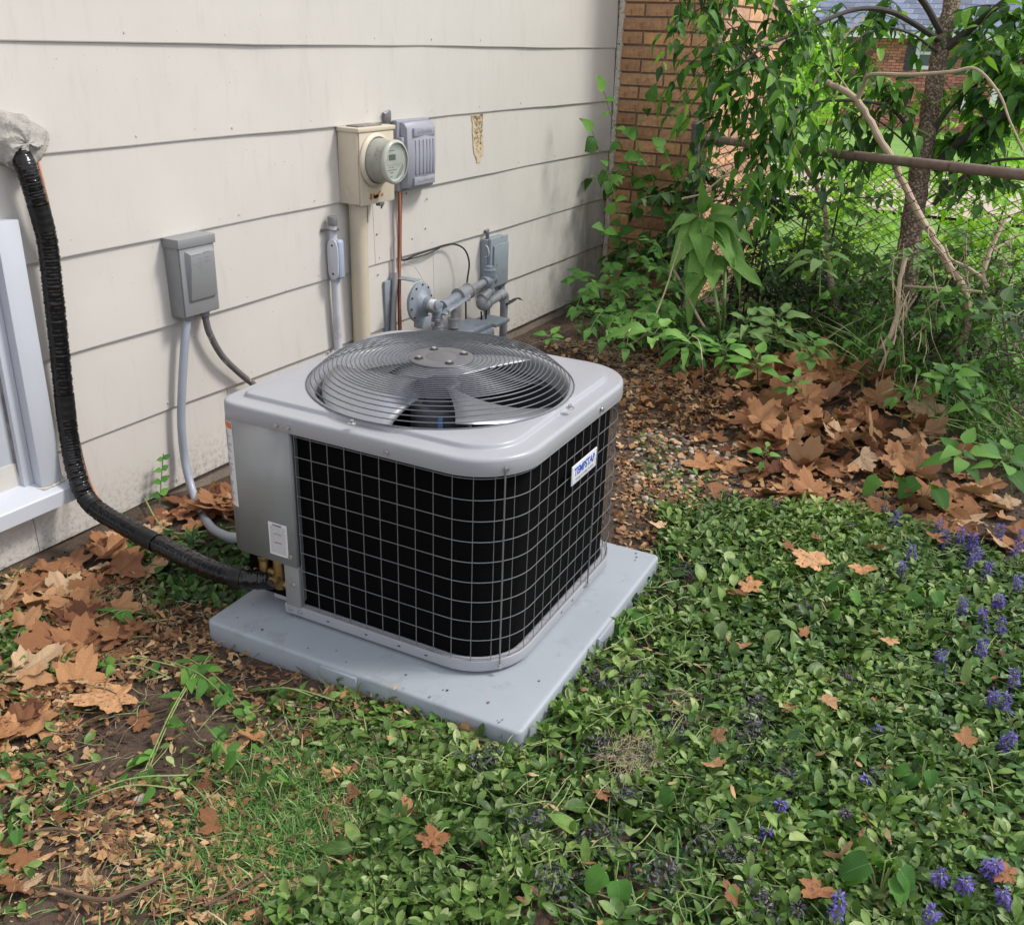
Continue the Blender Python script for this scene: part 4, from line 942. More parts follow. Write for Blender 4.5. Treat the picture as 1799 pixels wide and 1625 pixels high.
fitting(j3 + (j2 - j3) * .22, j3 + (j3 - j2) * .12, .026).build('tee', m_gas, gs, ang=40)
fitting(j3 + (0, 0, .03), j3 + (0, 0, -.06), .026).build('tee', m_gas, gs, ang=40)
MB().lathe([(.030, 0), (.030, .012), (.026, .012), (.026, .018), (.030, .018), (.030, .024), (.020, .026), (.018, .040), (.001, .040)], mat4(j3 + (0, 0, .028), (1, 0, 0), (0, 1, 0), (0, 0, 1)), 20).build('cap', m_gas, gs, ang=40)
fitting(j3 + (0, 0, -.055), j4 + (0, 0, .015), .024).build('union', m_gasp, gs, ang=40)
MB().tube(smoothpath([j3 + (0, 0, -.05), j4 + (0, 0, .0), j4 + (.012, 0, -.022), j4 + (.04, 0, -.025)], 6), .026, 14).build('elbow', m_gasp, gs)
MB().cyl(j4 + (.03, 0, -.024), j5 + (-.01, 0, -.005), .0205, 16).build('pipe', m_gasp, gs)
fitting(j4 + (.02, 0, -.024), j4 + (.06, 0, -.020), .025).build('collar', m_gasp, gs, ang=40)
MB().tube(smoothpath([j5 + (-.045, 0, -.012), j5 + (-.01, 0, -.004), j5 + (.012, 0, -.02), j5 + (.012, 0, -.05)], 6), .0245, 14).build('elbow', m_gasp, gs)
MB().cyl(j5 + (.012, 0, -.04), (j5[0] + .012, gy_, -.15), .0205, 18).build('pipe', m_gasp, gs)
MB().cyl((j5[0] - .075, gy_ + .05, -.15), (j5[0] - .075, gy_ + .05, j5[2] - .02), .017, 16).build('pipe', m_gasp, gs)
MB().tube(smoothpath([j5 + (.0, -.02, -.055), j5 + (.05, -.03, -.045), j5 + (.09, -.035, -.04), j5 + (.135, -.04, -.06)], 5), [.012, .016, .014, .016, .015, .012, .014, .012, .01, .008, .006, .012, .010, .008, .004, .003][:16], 8, flat=.4).build('torn_tape', m_tape, gs)
for q in (gp_(770, 560), gp_(797, 540)):
    pass
for (px, py0, py1) in ((769, 552, 575), (797, 535, 562)):
    a_ = gp_(px, py0); b_ = gp_(px, py1); MB().cyl(a_, b_, .014, 14).build('pipe', m_gasp, gs)
    fitting(b_ + (0, 0, .008), b_ + (0, 0, -.035), .026).build('meter_union', m_gasp, gs, ang=40)
mtop = gp_(797, 574)[2]
mb = MB(); mxa, mxb = gp_(752, 580)[0], gp_(838, 580)[0]
MB().box((mxa - .01, gy_ - .10, mtop - .28), (mxb + .02, gy_ + .07, mtop - .035)).build('meter_case', m_gas, gs, bevel=.03, segs=4)
MB().box((mxa + .0, gy_ - .085, mtop - .045), (mxb + .01, gy_ + .055, mtop - .012)).build('meter_top', m_gas, gs, bevel=.012, segs=3)
MB().box((mxb + .03, gy_ - .09, mtop - .05), (mxb + .17, gy_ + .05, mtop - .03)).build('index_cover', m_gbl, gs, bevel=.006)
MB().tube(smoothpath([j4 + (0, .0, -.05), j4 + (0, 0, -.10), j4 + (-.03, 0, -.15), j4 + (-.08, -.02, -.21)], 6), .0045, 8).build('black_wire', m_bcab, gs)
MB().tube(smoothpath([j4 + (.05, .0, -.045), j4 + (.045, 0, -.10), j4 + (.035, 0, -.25)], 6), .0045, 8).build('black_wire', m_bcab, gs)
# blue grey box above the pipes
gb = empty('junction_box', (4.30, WY, .29), 'blue grey hinged plastic junction box above the gas pipes', 'utility box')
bx0, bx1, bz0, bz1, bd = 4.218, 4.400, .300, .560, .062
MB().box((bx0, WF - .038, bz0), (bx1 - .004, WF, bz1 - .006)).build('back_box', m_gbl, gb, bevel=.004)
MB().box((bx0 + .006, WF - .056, bz0 - .0), (bx1, WF - .0385, bz1)).build('door', m_gbl, gb, bevel=.005)
MB().box((bx0 + .026, WF - .066, bz0 + .012), (bx1 - .008, WF - .0565, bz1 - .035)).build('door_panel', m_gbl, gb, bevel=.006)
MB().box((bx0 + .06, WF - .035, bz0 - .065), (bx1 - .05, WF - .004, bz0 - .001)).build('lower_bracket', m_gas, gb, bevel=.003)
MB().box((bx1 - .04, WF - .045, bz0 - .045), (bx1, WF - .004, bz0 - .001)).build('lower_bracket', m_gas, gb, bevel=.003)
for z in (bz1 - .06, bz0 + .06): MB().tube(smoothpath([(bx0 - .004, WF - .03, z + .028), (bx0 - .008, WF - .045, z + .02), (bx0 - .004, WF - .05, z - .02), (bx0 - .004, WF - .03, z - .03)], 4), .0035, 6).build('latch', m_pvc2, gb)
MB().cyl((bx0 + .03, WF - .02, bz1 - .004), (bx0 + .03, WF - .02, bz1 + .03), .010, 10).cyl((bx0 + .02, WF - .012, bz1 + .032), (bx0 + .05, WF - .012, bz1 + .034), .008, 8).build('mounting_stud', m_galv, gb, bevel=.002)

# stain of old glue on the siding
m_glue = pbr('glue_tan', (.53, .44, .30), .9, var=.15, scale=60, bs=.5, bscale=200)
m_glued = pbr('glue_dark', (.16, .09, .05), .9)
gl = empty('glue_patch', (4.17, WY, .9), 'speckled tan glue patch left on the siding right of the boxes', 'stain')
mb = MB(); L = []; r = random.Random(8)
zt = [1.146 - k * .0115 for k in range(20)]
for k, z in enumerate(zt):
    t = k / 19; w0 = 4.118 + .02 * t + r.uniform(-.004, .004); w1 = 4.222 - .004 * t + r.uniform(-.006, .006)
    if k > 15: w0 += .005 * (k - 15) + r.uniform(0, .008); w1 -= .006 * (k - 15) + r.uniform(0, .008)
    y_ = WY - .009 + (z - .8656 - .003) / .297 * .0095 - .0022
    L.append([(w0, y_ - .0015, z), ((w0 + w1) / 2, y_ - .0022, z), (w1, y_ - .0015, z)])
mb.loops(L, close=False); mb.build('glue_film', m_glue, gl)
mb = MB()
for k in range(110):
    t = min(1, abs(r.gauss(0, .45))); z = 1.143 - t * .19; x = r.uniform(4.126 + .02 * t, 4.214); y_ = WY - .009 + (z - .8656 - .003) / .297 * .0095 - .0040
    h_ = r.uniform(.003, .011) * (1 - .4 * t); w_ = r.uniform(.0015, .004); mb.add([(x, y_ - .001, z - h_), (x + w_, y_ - .001, z - h_ * .2), (x + w_ * .3, y_ - .001, z + h_), (x - w_, y_ - .001, z + h_ * .1)], [(0, 1, 2, 3)])
mb.build('glue_residue', m_glued, gl)['kind'] = 'stuff'
# beige board at the foot of the brick
m_board = pbr('beige_board', (.50, .38, .20), .7, var=.1, scale=10, dirt=(.30, .22, .12), dscale=20)
bb = empty('vent_cover', (5.73, 2.27, .0), 'beige louvred vent cover set low in the orange brick wall', 'vent')
MB().box((5.728, 2.17, -.055), (5.748, 2.40, .235)).build('frame', m_board, bb, bevel=.003)
for k in range(5): MB().box((5.720, 2.185 + k * .042, -.035), (5.7275, 2.185 + k * .042 + .030, .215)).build('louvre', m_board, bb, bevel=.002)
# white pipe stub lying by the wall
q0 = onz(330, 890, -.03); q1 = onz(425, 858, -.03)
tag(MB().cyl(onz(352, 888, -.035), q1, .0125, 14).build('drain_pipe', pbr('pipe_dirty_white', (.5, .48, .45), .5, dirt=(.2, .16, .12), dscale=30)), 'dirty white plastic pipe poking out of the leaves behind the unit', 'pipe')

# ================================================================== GROUND LITTER AND COVER
def in_pad(x, y, mgn=0.):
    d = np.stack([x - pc[0], y - pc[1]]); lx = ca * d[0] + sa * d[1]; ly = -sa * d[0] + ca * d[1]
    return (np.abs(lx) < .475 + mgn) & (np.abs(ly) < .466 + mgn)
def W2(pts, extra=()): return [tuple(onz(px, py, 0)[:2]) for px, py in pts] + list(extra)
COVER = W2([(1030, 1150), (1150, 985), (1165, 905), (1240, 893), (1330, 900), (1480, 905), (1640, 935), (1799, 1010)], [(2.75, -.75), (1.2, -1.1), (.55, -.35), (.70, .10)]) + W2([(470, 1625), (610, 1560), (690, 1440), (760, 1370), (900, 1320), (1000, 1200)])
def sample(poly, n, mg=0., seed=0, keep=None):
    r = np.random.default_rng(seed); P = np.array(poly); lo, hi = P.min(0), P.max(0); out_ = np.zeros((0, 2)); tries = 0
    while len(out_) < n and tries < 60:
        q = r.uniform(lo, hi, (n * 2, 2)); q = q[poly_in(q, poly)]; q = q[~in_pad(q[:, 0], q[:, 1], mg)]; q = q[beyond(q[:, 0], q[:, 1]) < -.01]; q = q[q[:, 1] < WY - .05]
        if keep is not None: q = q[keep(q[:, 0], q[:, 1]) > r.uniform(0, 1, len(q))]
        out_ = np.concatenate([out_, q]); tries += 1
    return out_[:n]
def mats(P, size, tilt=.3, zoff=0., seed=0, ratio=None, pitch=0., yaw=None):
    r = np.random.default_rng(seed); n = len(P); yw = r.uniform(0, 2 * PI, n) if yaw is None else yaw; pt = pitch + r.normal(0, tilt, n); rl = r.normal(0, tilt, n)
    cy_, sy_, cp, sp_, cr, sr = np.cos(yw), np.sin(yw), np.cos(pt), np.sin(pt), np.cos(rl), np.sin(rl)
    X = np.stack([cy_, sy_, 0 * yw], 1); Y0 = np.stack([-sy_, cy_, 0 * yw], 1); Z0 = np.tile([0, 0, 1.], (n, 1))
    Y = Y0 * cp[:, None] + Z0 * sp_[:, None]; Zt = -Y0 * sp_[:, None] + Z0 * cp[:, None]
    Xr = X * cr[:, None] + Zt * sr[:, None]; Z = -X * sr[:, None] + Zt * cr[:, None]
    M = np.zeros((n, 4, 4)); s_ = np.broadcast_to(size, (n,))[:, None]; rt = 1. if ratio is None else ratio
    M[:, :3, 0] = Xr * s_ * rt; M[:, :3, 1] = Y * s_; M[:, :3, 2] = Z * s_; M[:, :3, 3] = P; M[:, 3, 3] = 1; return M
def on_ground(q, zoff=0.): return np.stack([q[:, 0], q[:, 1], gz(q[:, 0], q[:, 1]) + zoff], 1)

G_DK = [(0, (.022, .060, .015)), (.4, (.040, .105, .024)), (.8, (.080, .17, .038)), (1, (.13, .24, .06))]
G_MID = [(0, (.050, .12, .028)), (.5, (.085, .19, .040)), (1, (.14, .27, .06))]
G_LT = [(0, (.16, .27, .08)), (.5, (.22, .33, .13)), (1, (.30, .40, .18))]
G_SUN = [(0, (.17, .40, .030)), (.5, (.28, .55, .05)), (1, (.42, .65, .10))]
BR = [(0, (.23, .10, .045)), (.3, (.38, .18, .080)), (.65, (.50, .265, .125)), (.85, (.57, .35, .19)), (1, (.62, .45, .28))]
BR_DK = [(0, (.13, .05, .026)), (.5, (.27, .115, .055)), (1, (.40, .20, .10))]
ml_cov = leafmat('cover_leaf', [(0, (.045, .10, .020)), (.35, (.092, .18, .034)), (.68, (.155, .265, .055)), (.88, (.25, .36, .11)), (1, (.38, .46, .22))], rough=.38, trans=.12, vein=(.20, .32, .10), veinamt=.45, nside=7)
n = ml_cov.node_tree; p = n.nodes['Principled BSDF']; src = p.inputs['Base Color'].links[0].from_socket      # patches of older, duller plants
n.links.new(mix(n, 1, src, ramp(n, noise(n, 3.2, 4, .6), [(.38, (.62, .66, .70)), (.6, (1.08, 1.06, 1.0))]), 'MULTIPLY'), p.inputs['Base Color'])
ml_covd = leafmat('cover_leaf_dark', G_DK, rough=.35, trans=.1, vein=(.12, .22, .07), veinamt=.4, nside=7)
ml_stem = pbr('pale_stem', (.22, .29, .10), .5, var=.2, scale=20)
ml_dry = pbr('dry_straw', (.38, .31, .20), .8, var=.25, scale=20)
ml_bits = leafmat('leaf_bits', [(0, (.10, .055, .035)), (.4, (.27, .14, .07)), (.7, (.45, .26, .12)), (1, (.58, .42, .24))], rough=.75, trans=.05, vein=(.2, .1, .05), veinamt=.2)
ml_duff = leafmat('duff', [(0, (.035, .024, .018)), (.5, (.085, .055, .040)), (.85, (.16, .10, .07)), (1, (.26, .19, .13))], rough=.9, trans=0, veinamt=0)
ml_fall = leafmat('fallen_leaf', BR, rough=.7, trans=.06, vein=(.28, .13, .07), veinamt=.28, spots=(.12, .05, .03), back=(.48, .32, .20), nside=6, bumpy=.8)
ml_falld = leafmat('fallen_leaf_dark', BR_DK, rough=.7, trans=.04, vein=(.12, .05, .03), veinamt=.25, spots=(.06, .03, .02), back=(.30, .17, .09), nside=6, bumpy=.8)
ml_grass = leafmat('grass_blade', [(0, (.06, .16, .035)), (.55, (.11, .26, .055)), (.8, (.20, .33, .10)), (1, (.48, .42, .24))], rough=.45, trans=.15, veinamt=0, bumpy=0)
ml_purp = leafmat('bugle_petal', [(0, (.05, .045, .14)), (.4, (.11, .085, .33)), (.8, (.17, .13, .46)), (1, (.26, .22, .58))], rough=.6, trans=.15, veinamt=0, bumpy=0)
ml_gray = leafmat('spent_flower', [(0, (.045, .045, .055)), (.6, (.10, .10, .11)), (1, (.19, .18, .20))], rough=.8, trans=.05, veinamt=0, bumpy=0)
T_SP = [blade(f_spoon, .46, 6, 3, .2, c, w_, seed=k) for k, (c, w_) in enumerate(((.1, .02), (.3, .03), (.5, .05), (-.15, .03), (.35, -.04)))]
T_OV = [blade(f_ovate, .55, 6, 3, .12, c, .03, tw, seed=k) for k, (c, tw) in enumerate(((.15, .1), (.35, -.3), (.5, .4), (.05, 0)))]
T_BIG = [blade(f_ovate, .46, 14, 5, .13, c, .085, tw, seed=k) for k, (c, tw) in enumerate(((.25, .15), (.5, -.25), (.8, .3), (.1, 0)))]
T_LN = [blade(f_lance, .28, 6, 3, .10, c, .03, tw, seed=k) for k, (c, tw) in enumerate(((.2, .2), (.5, -.4), (.7, .5)))]
T_GR = [blade(f_grass, .07, 4, 2, 0, c, 0, tw, seed=k) for k, (c, tw) in enumerate(((.3, .5), (.7, -.8), (1.0, .4)))]
T_SM = [blade(f_samara, .30, 5, 2, .1, c, .05, tw, seed=k) for k, (c, tw) in enumerate(((.1, .3), (.3, -.6), (-.2, .8)))]
T_HT = [blade(f_heart, .95, 8, 5, .16, c, .05, seed=k) for k, c in enumerate((.2, .4))]
T_LB = [lobed(k, c, fk, tn) for k, (c, fk, tn) in enumerate(((.12, 0, 0), (.30, .1, 0), (.35, 0, 2), (.18, -.15, 0), (.45, 0, 0), (.2, .32, 1), (.05, 0, 0), (.3, -.3, 0), (.15, .4, 0), (.45, .15, 3), (.2, .2, 2), (.3, -.45, 0)))]
def bits(seed):
    r = random.Random(seed); n = 7; V_ = [(0, .5, 0)]
    for k in range(n): a = 2 * PI * k / n; q = r.uniform(.25, .55); V_.append((q * math.cos(a), .5 + q * math.sin(a), r.uniform(-.12, .16)))
    T_ = [(0, k + 1, (k + 1) % n + 1) for k in range(n)]; V_ = np.array(V_); return V_, np.array(T_), V_[:, :2] + [.5, 0]
T_BT = [bits(k) for k in range(5)]
def scatter(name, T_, q, size, mat, tilt=.3, zoff=0., seed=0, kind='stuff', pitch=0., label=None, cat=None, ratio=None, zspread=0.):
    r = np.random.default_rng(seed + 77); P = on_ground(q, zoff); P[:, 2] += r.uniform(0, 1, len(P)) * zspread
    o = merged(name, T_, (r.integers(0, len(T_), len(P)), mats(P, size, tilt, seed=seed, pitch=pitch, ratio=ratio)), mat); tag(o, label, cat, kind=kind); return o
R_ = np.random.default_rng(5)
# bugle carpet: thick on the right, thinning towards the bare soil
dens = lambda x, y: np.clip(.62 + .9 * fbm(x, y, 6.5, 8), .10, 1)
q = sample(COVER, 27000, .008, 1, dens)
scatter('ground_cover', T_SP, q, R_.uniform(.014, .042, len(q)), ml_cov, .55, .004, 1, pitch=.30, label='dense low carpet of glossy green bugle leaves filling the right foreground', cat='ground cover', zspread=.034)
c_ = sample(COVER, 2500, .018, 18, dens); rk = np.random.default_rng(19); k_ = 8; ys_ = rk.uniform(0, 2 * PI, len(c_)); sz_ = rk.uniform(.018, .042, len(c_))
cc = np.repeat(c_, k_, 0); yw = np.repeat(ys_, k_) + np.tile(np.arange(k_) * 2.4, len(c_)) + rk.normal(0, .2, len(cc)); zz = np.repeat(rk.uniform(.012, .04, len(c_)), k_) + np.tile(np.arange(k_) * .0012, len(c_))
P_ = on_ground(cc); P_[:, 2] += zz; P_[:, 0] -= np.sin(yw) * .003; P_[:, 1] += np.cos(yw) * .003
o = merged('ground_cover', T_SP, (rk.integers(0, 5, len(cc)), mats(P_, np.repeat(sz_, k_) * rk.uniform(.75, 1.15, len(cc)), .22, seed=20, pitch=.15 + np.tile(np.arange(k_) * .10, len(c_)), yaw=yw)), ml_cov); tag(o, 'whorled rosettes of bugle leaves standing in the carpet', 'ground cover', kind='stuff')
q = sample(COVER, 16000, -.012, 2); scatter('ground_cover', T_OV, q, R_.uniform(.018, .04, len(q)), ml_covd, .6, .001, 2, pitch=.1, label='dark under layer of small leaves beneath the bugle carpet', cat='ground cover', zspread=.018)  # dark leaves added so the gaps look shaded; that shade is in their colour
RIGHT = W2([(1250, 1130), (1420, 960), (1799, 1010)], [(2.75, -.75), (1.2, -1.1)]) + W2([(1300, 1625), (1200, 1350)])
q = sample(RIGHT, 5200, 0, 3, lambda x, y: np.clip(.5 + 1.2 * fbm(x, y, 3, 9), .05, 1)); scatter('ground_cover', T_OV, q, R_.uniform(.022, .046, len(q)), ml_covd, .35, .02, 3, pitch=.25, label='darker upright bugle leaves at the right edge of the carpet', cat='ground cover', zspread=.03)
q = sample(COVER, 900, 0, 16, lambda x, y: np.clip(1.2 * fbm(x, y, 4, 41), 0, 1)); scatter('ground_cover', [T_LN[0], T_OV[0], T_SP[1]], q, R_.uniform(.045, .075, len(q)), ml_cov, .5, .02, 16, pitch=.3, label='longer dandelion and plantain leaves poking out of the bugle carpet', cat='ground cover', zspread=.02, ratio=1.25)
# everywhere: duff, seed wings, crumbs
NEAR = [(.3, -1.1), (3.2, -1.1), (4.2, -.1), (5.6, 1.9), (5.74, 2.5), (.3, 2.5)]
q = sample(NEAR, 22000, 0, 4); scatter('leaf_crumbs', T_BT, q, R_.uniform(.005, .020, len(q)), ml_duff, .5, .001, 4, label='brown crumbled leaf duff scattered over the bare soil', cat='leaf litter')
LEFTA = W2([(0, 1000), (480, 1040), (520, 1150), (800, 1290), (900, 1330), (760, 1480), (620, 1625), (0, 1625)], [(.55, .3), (.45, 1.6)])
LL = W2([(-400, 1180), (200, 1200), (330, 1330), (300, 1700), (-400, 1900)]); onleft = lambda x, y: poly_in(np.stack([x, y], 1), LL)
BARE = W2([(150, 1215), (330, 1190), (450, 1290), (330, 1380), (120, 1370)])
q = sample(LEFTA, 3000, .0, 5, lambda x, y: np.where(poly_in(np.stack([x, y], 1), BARE), .12, 1) * np.clip(.45 + 1.0 * fbm(x, y, 6, 13), .04, 1)); scatter('seed_wings', T_SM, q, R_.uniform(.018, .036, len(q)), ml_bits, .3, .006, 5, label='tan winged maple seeds scattered across the left foreground', cat='seeds', zspread=.008)
q = sample(LEFTA, 3400, .0, 6, lambda x, y: np.where(poly_in(np.stack([x, y], 1), BARE), .12, 1) * np.clip(.5 + .9 * fbm(x, y, 5, 17), .05, 1)); scatter('leaf_fragments', T_BT, q, R_.uniform(.007, .030, len(q)), ml_bits, .35, .004, 6, label='torn bits of brown leaf on the soil at lower left', cat='leaf litter', zspread=.008)
MIDB = W2([(1110, 660), (1260, 640), (1700, 880), (1560, 920), (1250, 900), (1120, 900), (1080, 780)])
q = sample(MIDB, 1300, .0, 7); scatter('leaf_fragments', T_BT, q, R_.uniform(.012, .045, len(q)), ml_bits, .35, .004, 7, label='torn brown leaf bits around the leaf heap by the fence', cat='leaf litter', zspread=.01)
q = sample(W2([(940, 610), (1060, 600), (1330, 640), (1330, 700), (1260, 760), (1100, 760), (1090, 660)]), 1500, 0, 17); scatter('leaf_fragments', T_BT + [T_SM[0]], q, R_.uniform(.010, .040, len(q)), ml_bits, .4, .004, 17, label='broken brown leaf bits on the soil behind the unit', cat='leaf litter', zspread=.01)
q = sample(COVER, 700, .0, 8); scatter('leaf_fragments', T_SM, q, R_.uniform(.018, .036, len(q)), ml_bits, .4, .03, 8, label='tan seed wings and leaf bits caught in the green carpet', cat='leaf litter', zspread=.015)
q = sample(W2([(1085, 800), (1190, 860), (1240, 900), (1165, 905), (1150, 985), (1080, 960)]), 500, .0, 61); scatter('leaf_fragments', T_BT + [T_SM[1]], q, R_.uniform(.008, .032, len(q)), ml_bits, .35, .004, 61, label='brown leaf bits and seeds beside the right corner of the pad', cat='leaf litter', zspread=.008)
# thin scatter of green clippings over the soil, in drifts
q = sample(LEFTA, 5200, .0, 9, lambda x, y: np.where(poly_in(np.stack([x, y], 1), BARE), .15, 1) * np.where(onleft(x, y), .25, 1) * np.clip(1.35 * fbm(x, y, 4.2, 21) + .02 + .6 * sst(1.15, .75, y) * sst(.85, 1.3, x), .0, 1)); scatter('green_clippings', T_SP, q, R_.uniform(.018, .042, len(q)), ml_cov, .45, .006, 9, label='loose green leaf clippings drifting over the bare soil', cat='clippings', zspread=.015)
q = sample(W2([(1120, 740), (1300, 880), (1250, 905), (1130, 905)]), 380, .0, 10); scatter('green_clippings', T_SP, q, R_.uniform(.02, .04, len(q)), ml_cov, .4, .004, 10, label='sparse clippings on the gravelly soil right of the unit', cat='clippings')
BEH = W2([(215, 960), (480, 935), (520, 1010), (470, 1090), (300, 1060)])
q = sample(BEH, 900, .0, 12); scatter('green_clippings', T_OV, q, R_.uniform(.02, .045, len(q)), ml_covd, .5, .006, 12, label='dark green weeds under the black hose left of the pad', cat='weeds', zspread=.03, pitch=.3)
# grass tuft patch
gc_ = onz(545, 1440, 0); q = R_.normal(0, 1, (15000, 2)) * [.14, .11] + gc_[:2]; q = q[~in_pad(q[:, 0], q[:, 1])]
scatter('grass', T_GR, q, R_.uniform(.02, .050, len(q)), ml_grass, .45, .0, 13, pitch=.65, label='short patch of green and straw coloured grass at lower left of the pad', cat='grass', ratio=1.3)
q = sample(LEFTA, 2600, .0, 14, lambda x, y: np.clip(1.3 * fbm(x, y, 5, 33), .0, 1)); scatter('grass', T_GR, q, R_.uniform(.02, .05, len(q)), ml_grass, .6, .0, 14, pitch=.5, label='sparse grass blades across the lower left soil', cat='grass', ratio=1.2)
q = sample(COVER, 4200, .0, 15); scatter('grass', T_GR, q, R_.uniform(.03, .07, len(q)), ml_grass, .6, .01, 15, pitch=.35, label='thin grass blades threaded through the green carpet', cat='grass', ratio=1.2, zspread=.02)
# cut stems
def stems(name, poly, n, L0, L1, rad, mat, z0, label, cat, seed):
    r = random.Random(seed); q = sample(poly, n, 0, seed); mb = MB()
    for (x, y) in q:
        a = r.uniform(0, 2 * PI); L = r.uniform(L0, L1); b = r.uniform(-.3, .3); z = float(gz(x, y)) + z0 + r.uniform(0, .012); P = []
        for t in (0, .33, .66, 1): P.append((x + math.cos(a + b * t) * L * t, y + math.sin(a + b * t) * L * t, z + r.uniform(-.002, .012)))
        mb.tube(P, [rad, rad, rad * .9, rad * .6], 4)
    tag(mb.build(name, mat), label, cat, kind='stuff')
stems('cut_stems', COVER, 1500, .03, .11, .0013, ml_stem, .032, 'pale green cut stems lying in the bugle carpet', 'clippings', 31)
stems('cut_stems', LEFTA, 130, .03, .12, .0012, ml_stem, .008, 'pale green cut stems lying on the left soil', 'clippings', 32)
m_twig = pbr('twig_brown', (.12, .075, .05), .85, var=.3, scale=40)
stems('twigs', LEFTA, 420, .03, .14, .0013, m_twig, .008, 'thin brown twigs scattered over the left soil', 'twigs', 33)
stems('twigs', MIDB, 120, .03, .14, .0014, m_twig, .008, 'thin brown twigs around the leaf heap', 'twigs', 34)
stems('straw', W2([(930, 600), (1080, 610), (1200, 660), (1110, 720), (1095, 650)]), 260, .04, .14, .0009, ml_dry, .01, 'dry grass strands lying behind the unit', 'straw', 38)
stems('straw', LEFTA, 320, .02, .07, .0007, ml_dry, .01, 'fine dry straw strands in the left foreground', 'straw', 35)
sc_ = onz(1105, 1340, .02)[:2]; STR = [(sc_[0] + .07 * math.cos(a), sc_[1] + .06 * math.sin(a)) for a in np.linspace(0, 2 * PI, 12, endpoint=False)]
stems('straw_clump', STR, 260, .02, .07, .0006, ml_dry, .035, 'matted clump of dry straw lying on the green carpet before the pad', 'straw', 36)
s2 = onz(1210, 1250, .02)[:2]; stems('straw_clump', [(s2[0] + .07 * math.cos(a), s2[1] + .05 * math.sin(a)) for a in np.linspace(0, 2 * PI, 10, endpoint=False)], 90, .02, .06, .0006, ml_dry, .03, 'smaller straw clump right of the pad corner', 'straw', 37)
# spent grey flower heads
r = np.random.default_rng(40); cs_ = [onz(px, py, .03)[:2] for px, py in ((1060, 1200), (1100, 1190), (850, 1340), (1060, 1320), (1130, 1330), (1320, 1240), (1285, 1210), (1330, 1270), (1370, 1350), (1300, 1300), (930, 1450), (1060, 1480), (1250, 1480), (1300, 1500), (1380, 1380), (1490, 1200), (1190, 1290), (1160, 1540), (980, 1560), (1420, 1080), (1210, 1010), (1330, 1600), (1090, 1400))]
q = np.concatenate([c_ + r.normal(0, .024, (130, 2)) for c_ in cs_]); scatter('spent_flowers', T_LN, q, r.uniform(.008, .018, len(q)), ml_gray, .8, .036, 41, label='withered grey bugle flower clusters lying in the carpet', cat='flowers', zspread=.02)
# pebbles
def ico(seed):
    rr = random.Random(seed); bm = bmesh.new(); bmesh.ops.create_icosphere(bm, subdivisions=2, radius=.5); sx_, sy_ = rr.uniform(.7, 1), rr.uniform(.6, .9)
    V_ = np.array([(v.co.x * sx_ * (1 + .1 * math.sin(v.co.y * 7 + seed)), v.co.y * sy_ + .0, v.co.z * .6) for v in bm.verts]); T_ = np.array([[v.index for v in f_.verts] for f_ in bm.faces]); bm.free(); return V_, T_, V_[:, :2] + .5
T_PB = [ico(k) for k in range(4)]
m_peb = leafmat('pebble', [(0, (.10, .095, .09)), (.4, (.24, .19, .14)), (.8, (.40, .33, .25)), (1, (.52, .46, .38))], rough=.8, trans=0, veinamt=0)
PEB = W2([(1100, 760), (1190, 745), (1290, 780), (1300, 860), (1200, 890), (1110, 880)])
q = sample(PEB, 420, 0, 42); scatter('pebbles', T_PB, q, R_.uniform(.008, .032, len(q)) , m_peb, .3, .003, 42, label='rounded river pebbles in the bare soil right of the unit', cat='pebbles')
q = sample(NEAR, 260, 0, 43); scatter('pebbles', T_PB, q, R_.uniform(.005, .016, len(q)), m_peb, .3, .002, 43, label='small scattered stones on the soil', cat='pebbles')
for (px, py, s_, lb_) in ((246, 1403, .034, 'round blue grey stone among the wilted stems at lower left'), (190, 1168, .045, 'smooth brown stone beside the big tan leaf'), (1165, 778, .034, 'dark grey pebble at the top of the pebble patch')):
    c_ = onz(px, py, .01); V_, T_, U_ = T_PB[0]; o = link('stone', tri_mesh('stone', V_ * s_ + np.array([c_[0], c_[1], float(gz(c_[0], c_[1])) + .004]), T_, U_, m_peb)); tag(o, lb_, 'stone')

# ---- fallen sycamore leaves
def leaf_set(name, label, pos, seed, s0, s1, tilt, zs, mat2=.3, lift=.006, cat='fallen leaves', stack=0.):
    r = random.Random(seed); cx_ = np.mean([p_[0] for p_ in pos]); cy_ = np.mean([p_[1] for p_ in pos])
    t = empty(name, (cx_, cy_, 0), label, cat); A, B = [], []
    for (x, y) in pos:
        z = float(gz(x, y)) + lift + r.uniform(0, zs); s_ = r.uniform(s0, s1)
        M = mats(np.array([[x, y, z]]), s_, tilt, seed=r.randrange(10 ** 6))[0]; (B if r.random() < mat2 else A).append((r.randrange(len(T_LB)), M))
    emit(t, T_LB, A, ml_fall, 150, minpx=9); emit(t, T_LB, B, ml_falld, 150, minpx=9); return t
def rnd(poly, n, seed, mg=.02): return [tuple(v) for v in sample(poly, n, mg, seed)]
WALLP = W2([(0, 1045), (170, 965), (320, 895), (400, 850), (430, 880), (300, 960), (240, 1040), (260, 1100), (170, 1180), (90, 1270), (0, 1340)], [(.75, 1.9), (.9, 2.4)])
leaf_set('leaf_drift', 'drift of tan sycamore leaves piled along the wall at the left edge', rnd(WALLP, 210, 51), 51, .05, .145, .13, .022)
leaf_set('leaf_drift', 'brown leaves gathered between the wall and the back of the unit', rnd(W2([(330, 850), (420, 810), (560, 740), (480, 900), (420, 930), (400, 900)]), 60, 52, 0), 52, .05, .10, .35, .03, .5)
PILE = W2([(1330, 650), (1430, 640), (1510, 690), (1600, 740), (1660, 800), (1620, 850), (1480, 850), (1380, 830), (1300, 800), (1320, 720)])
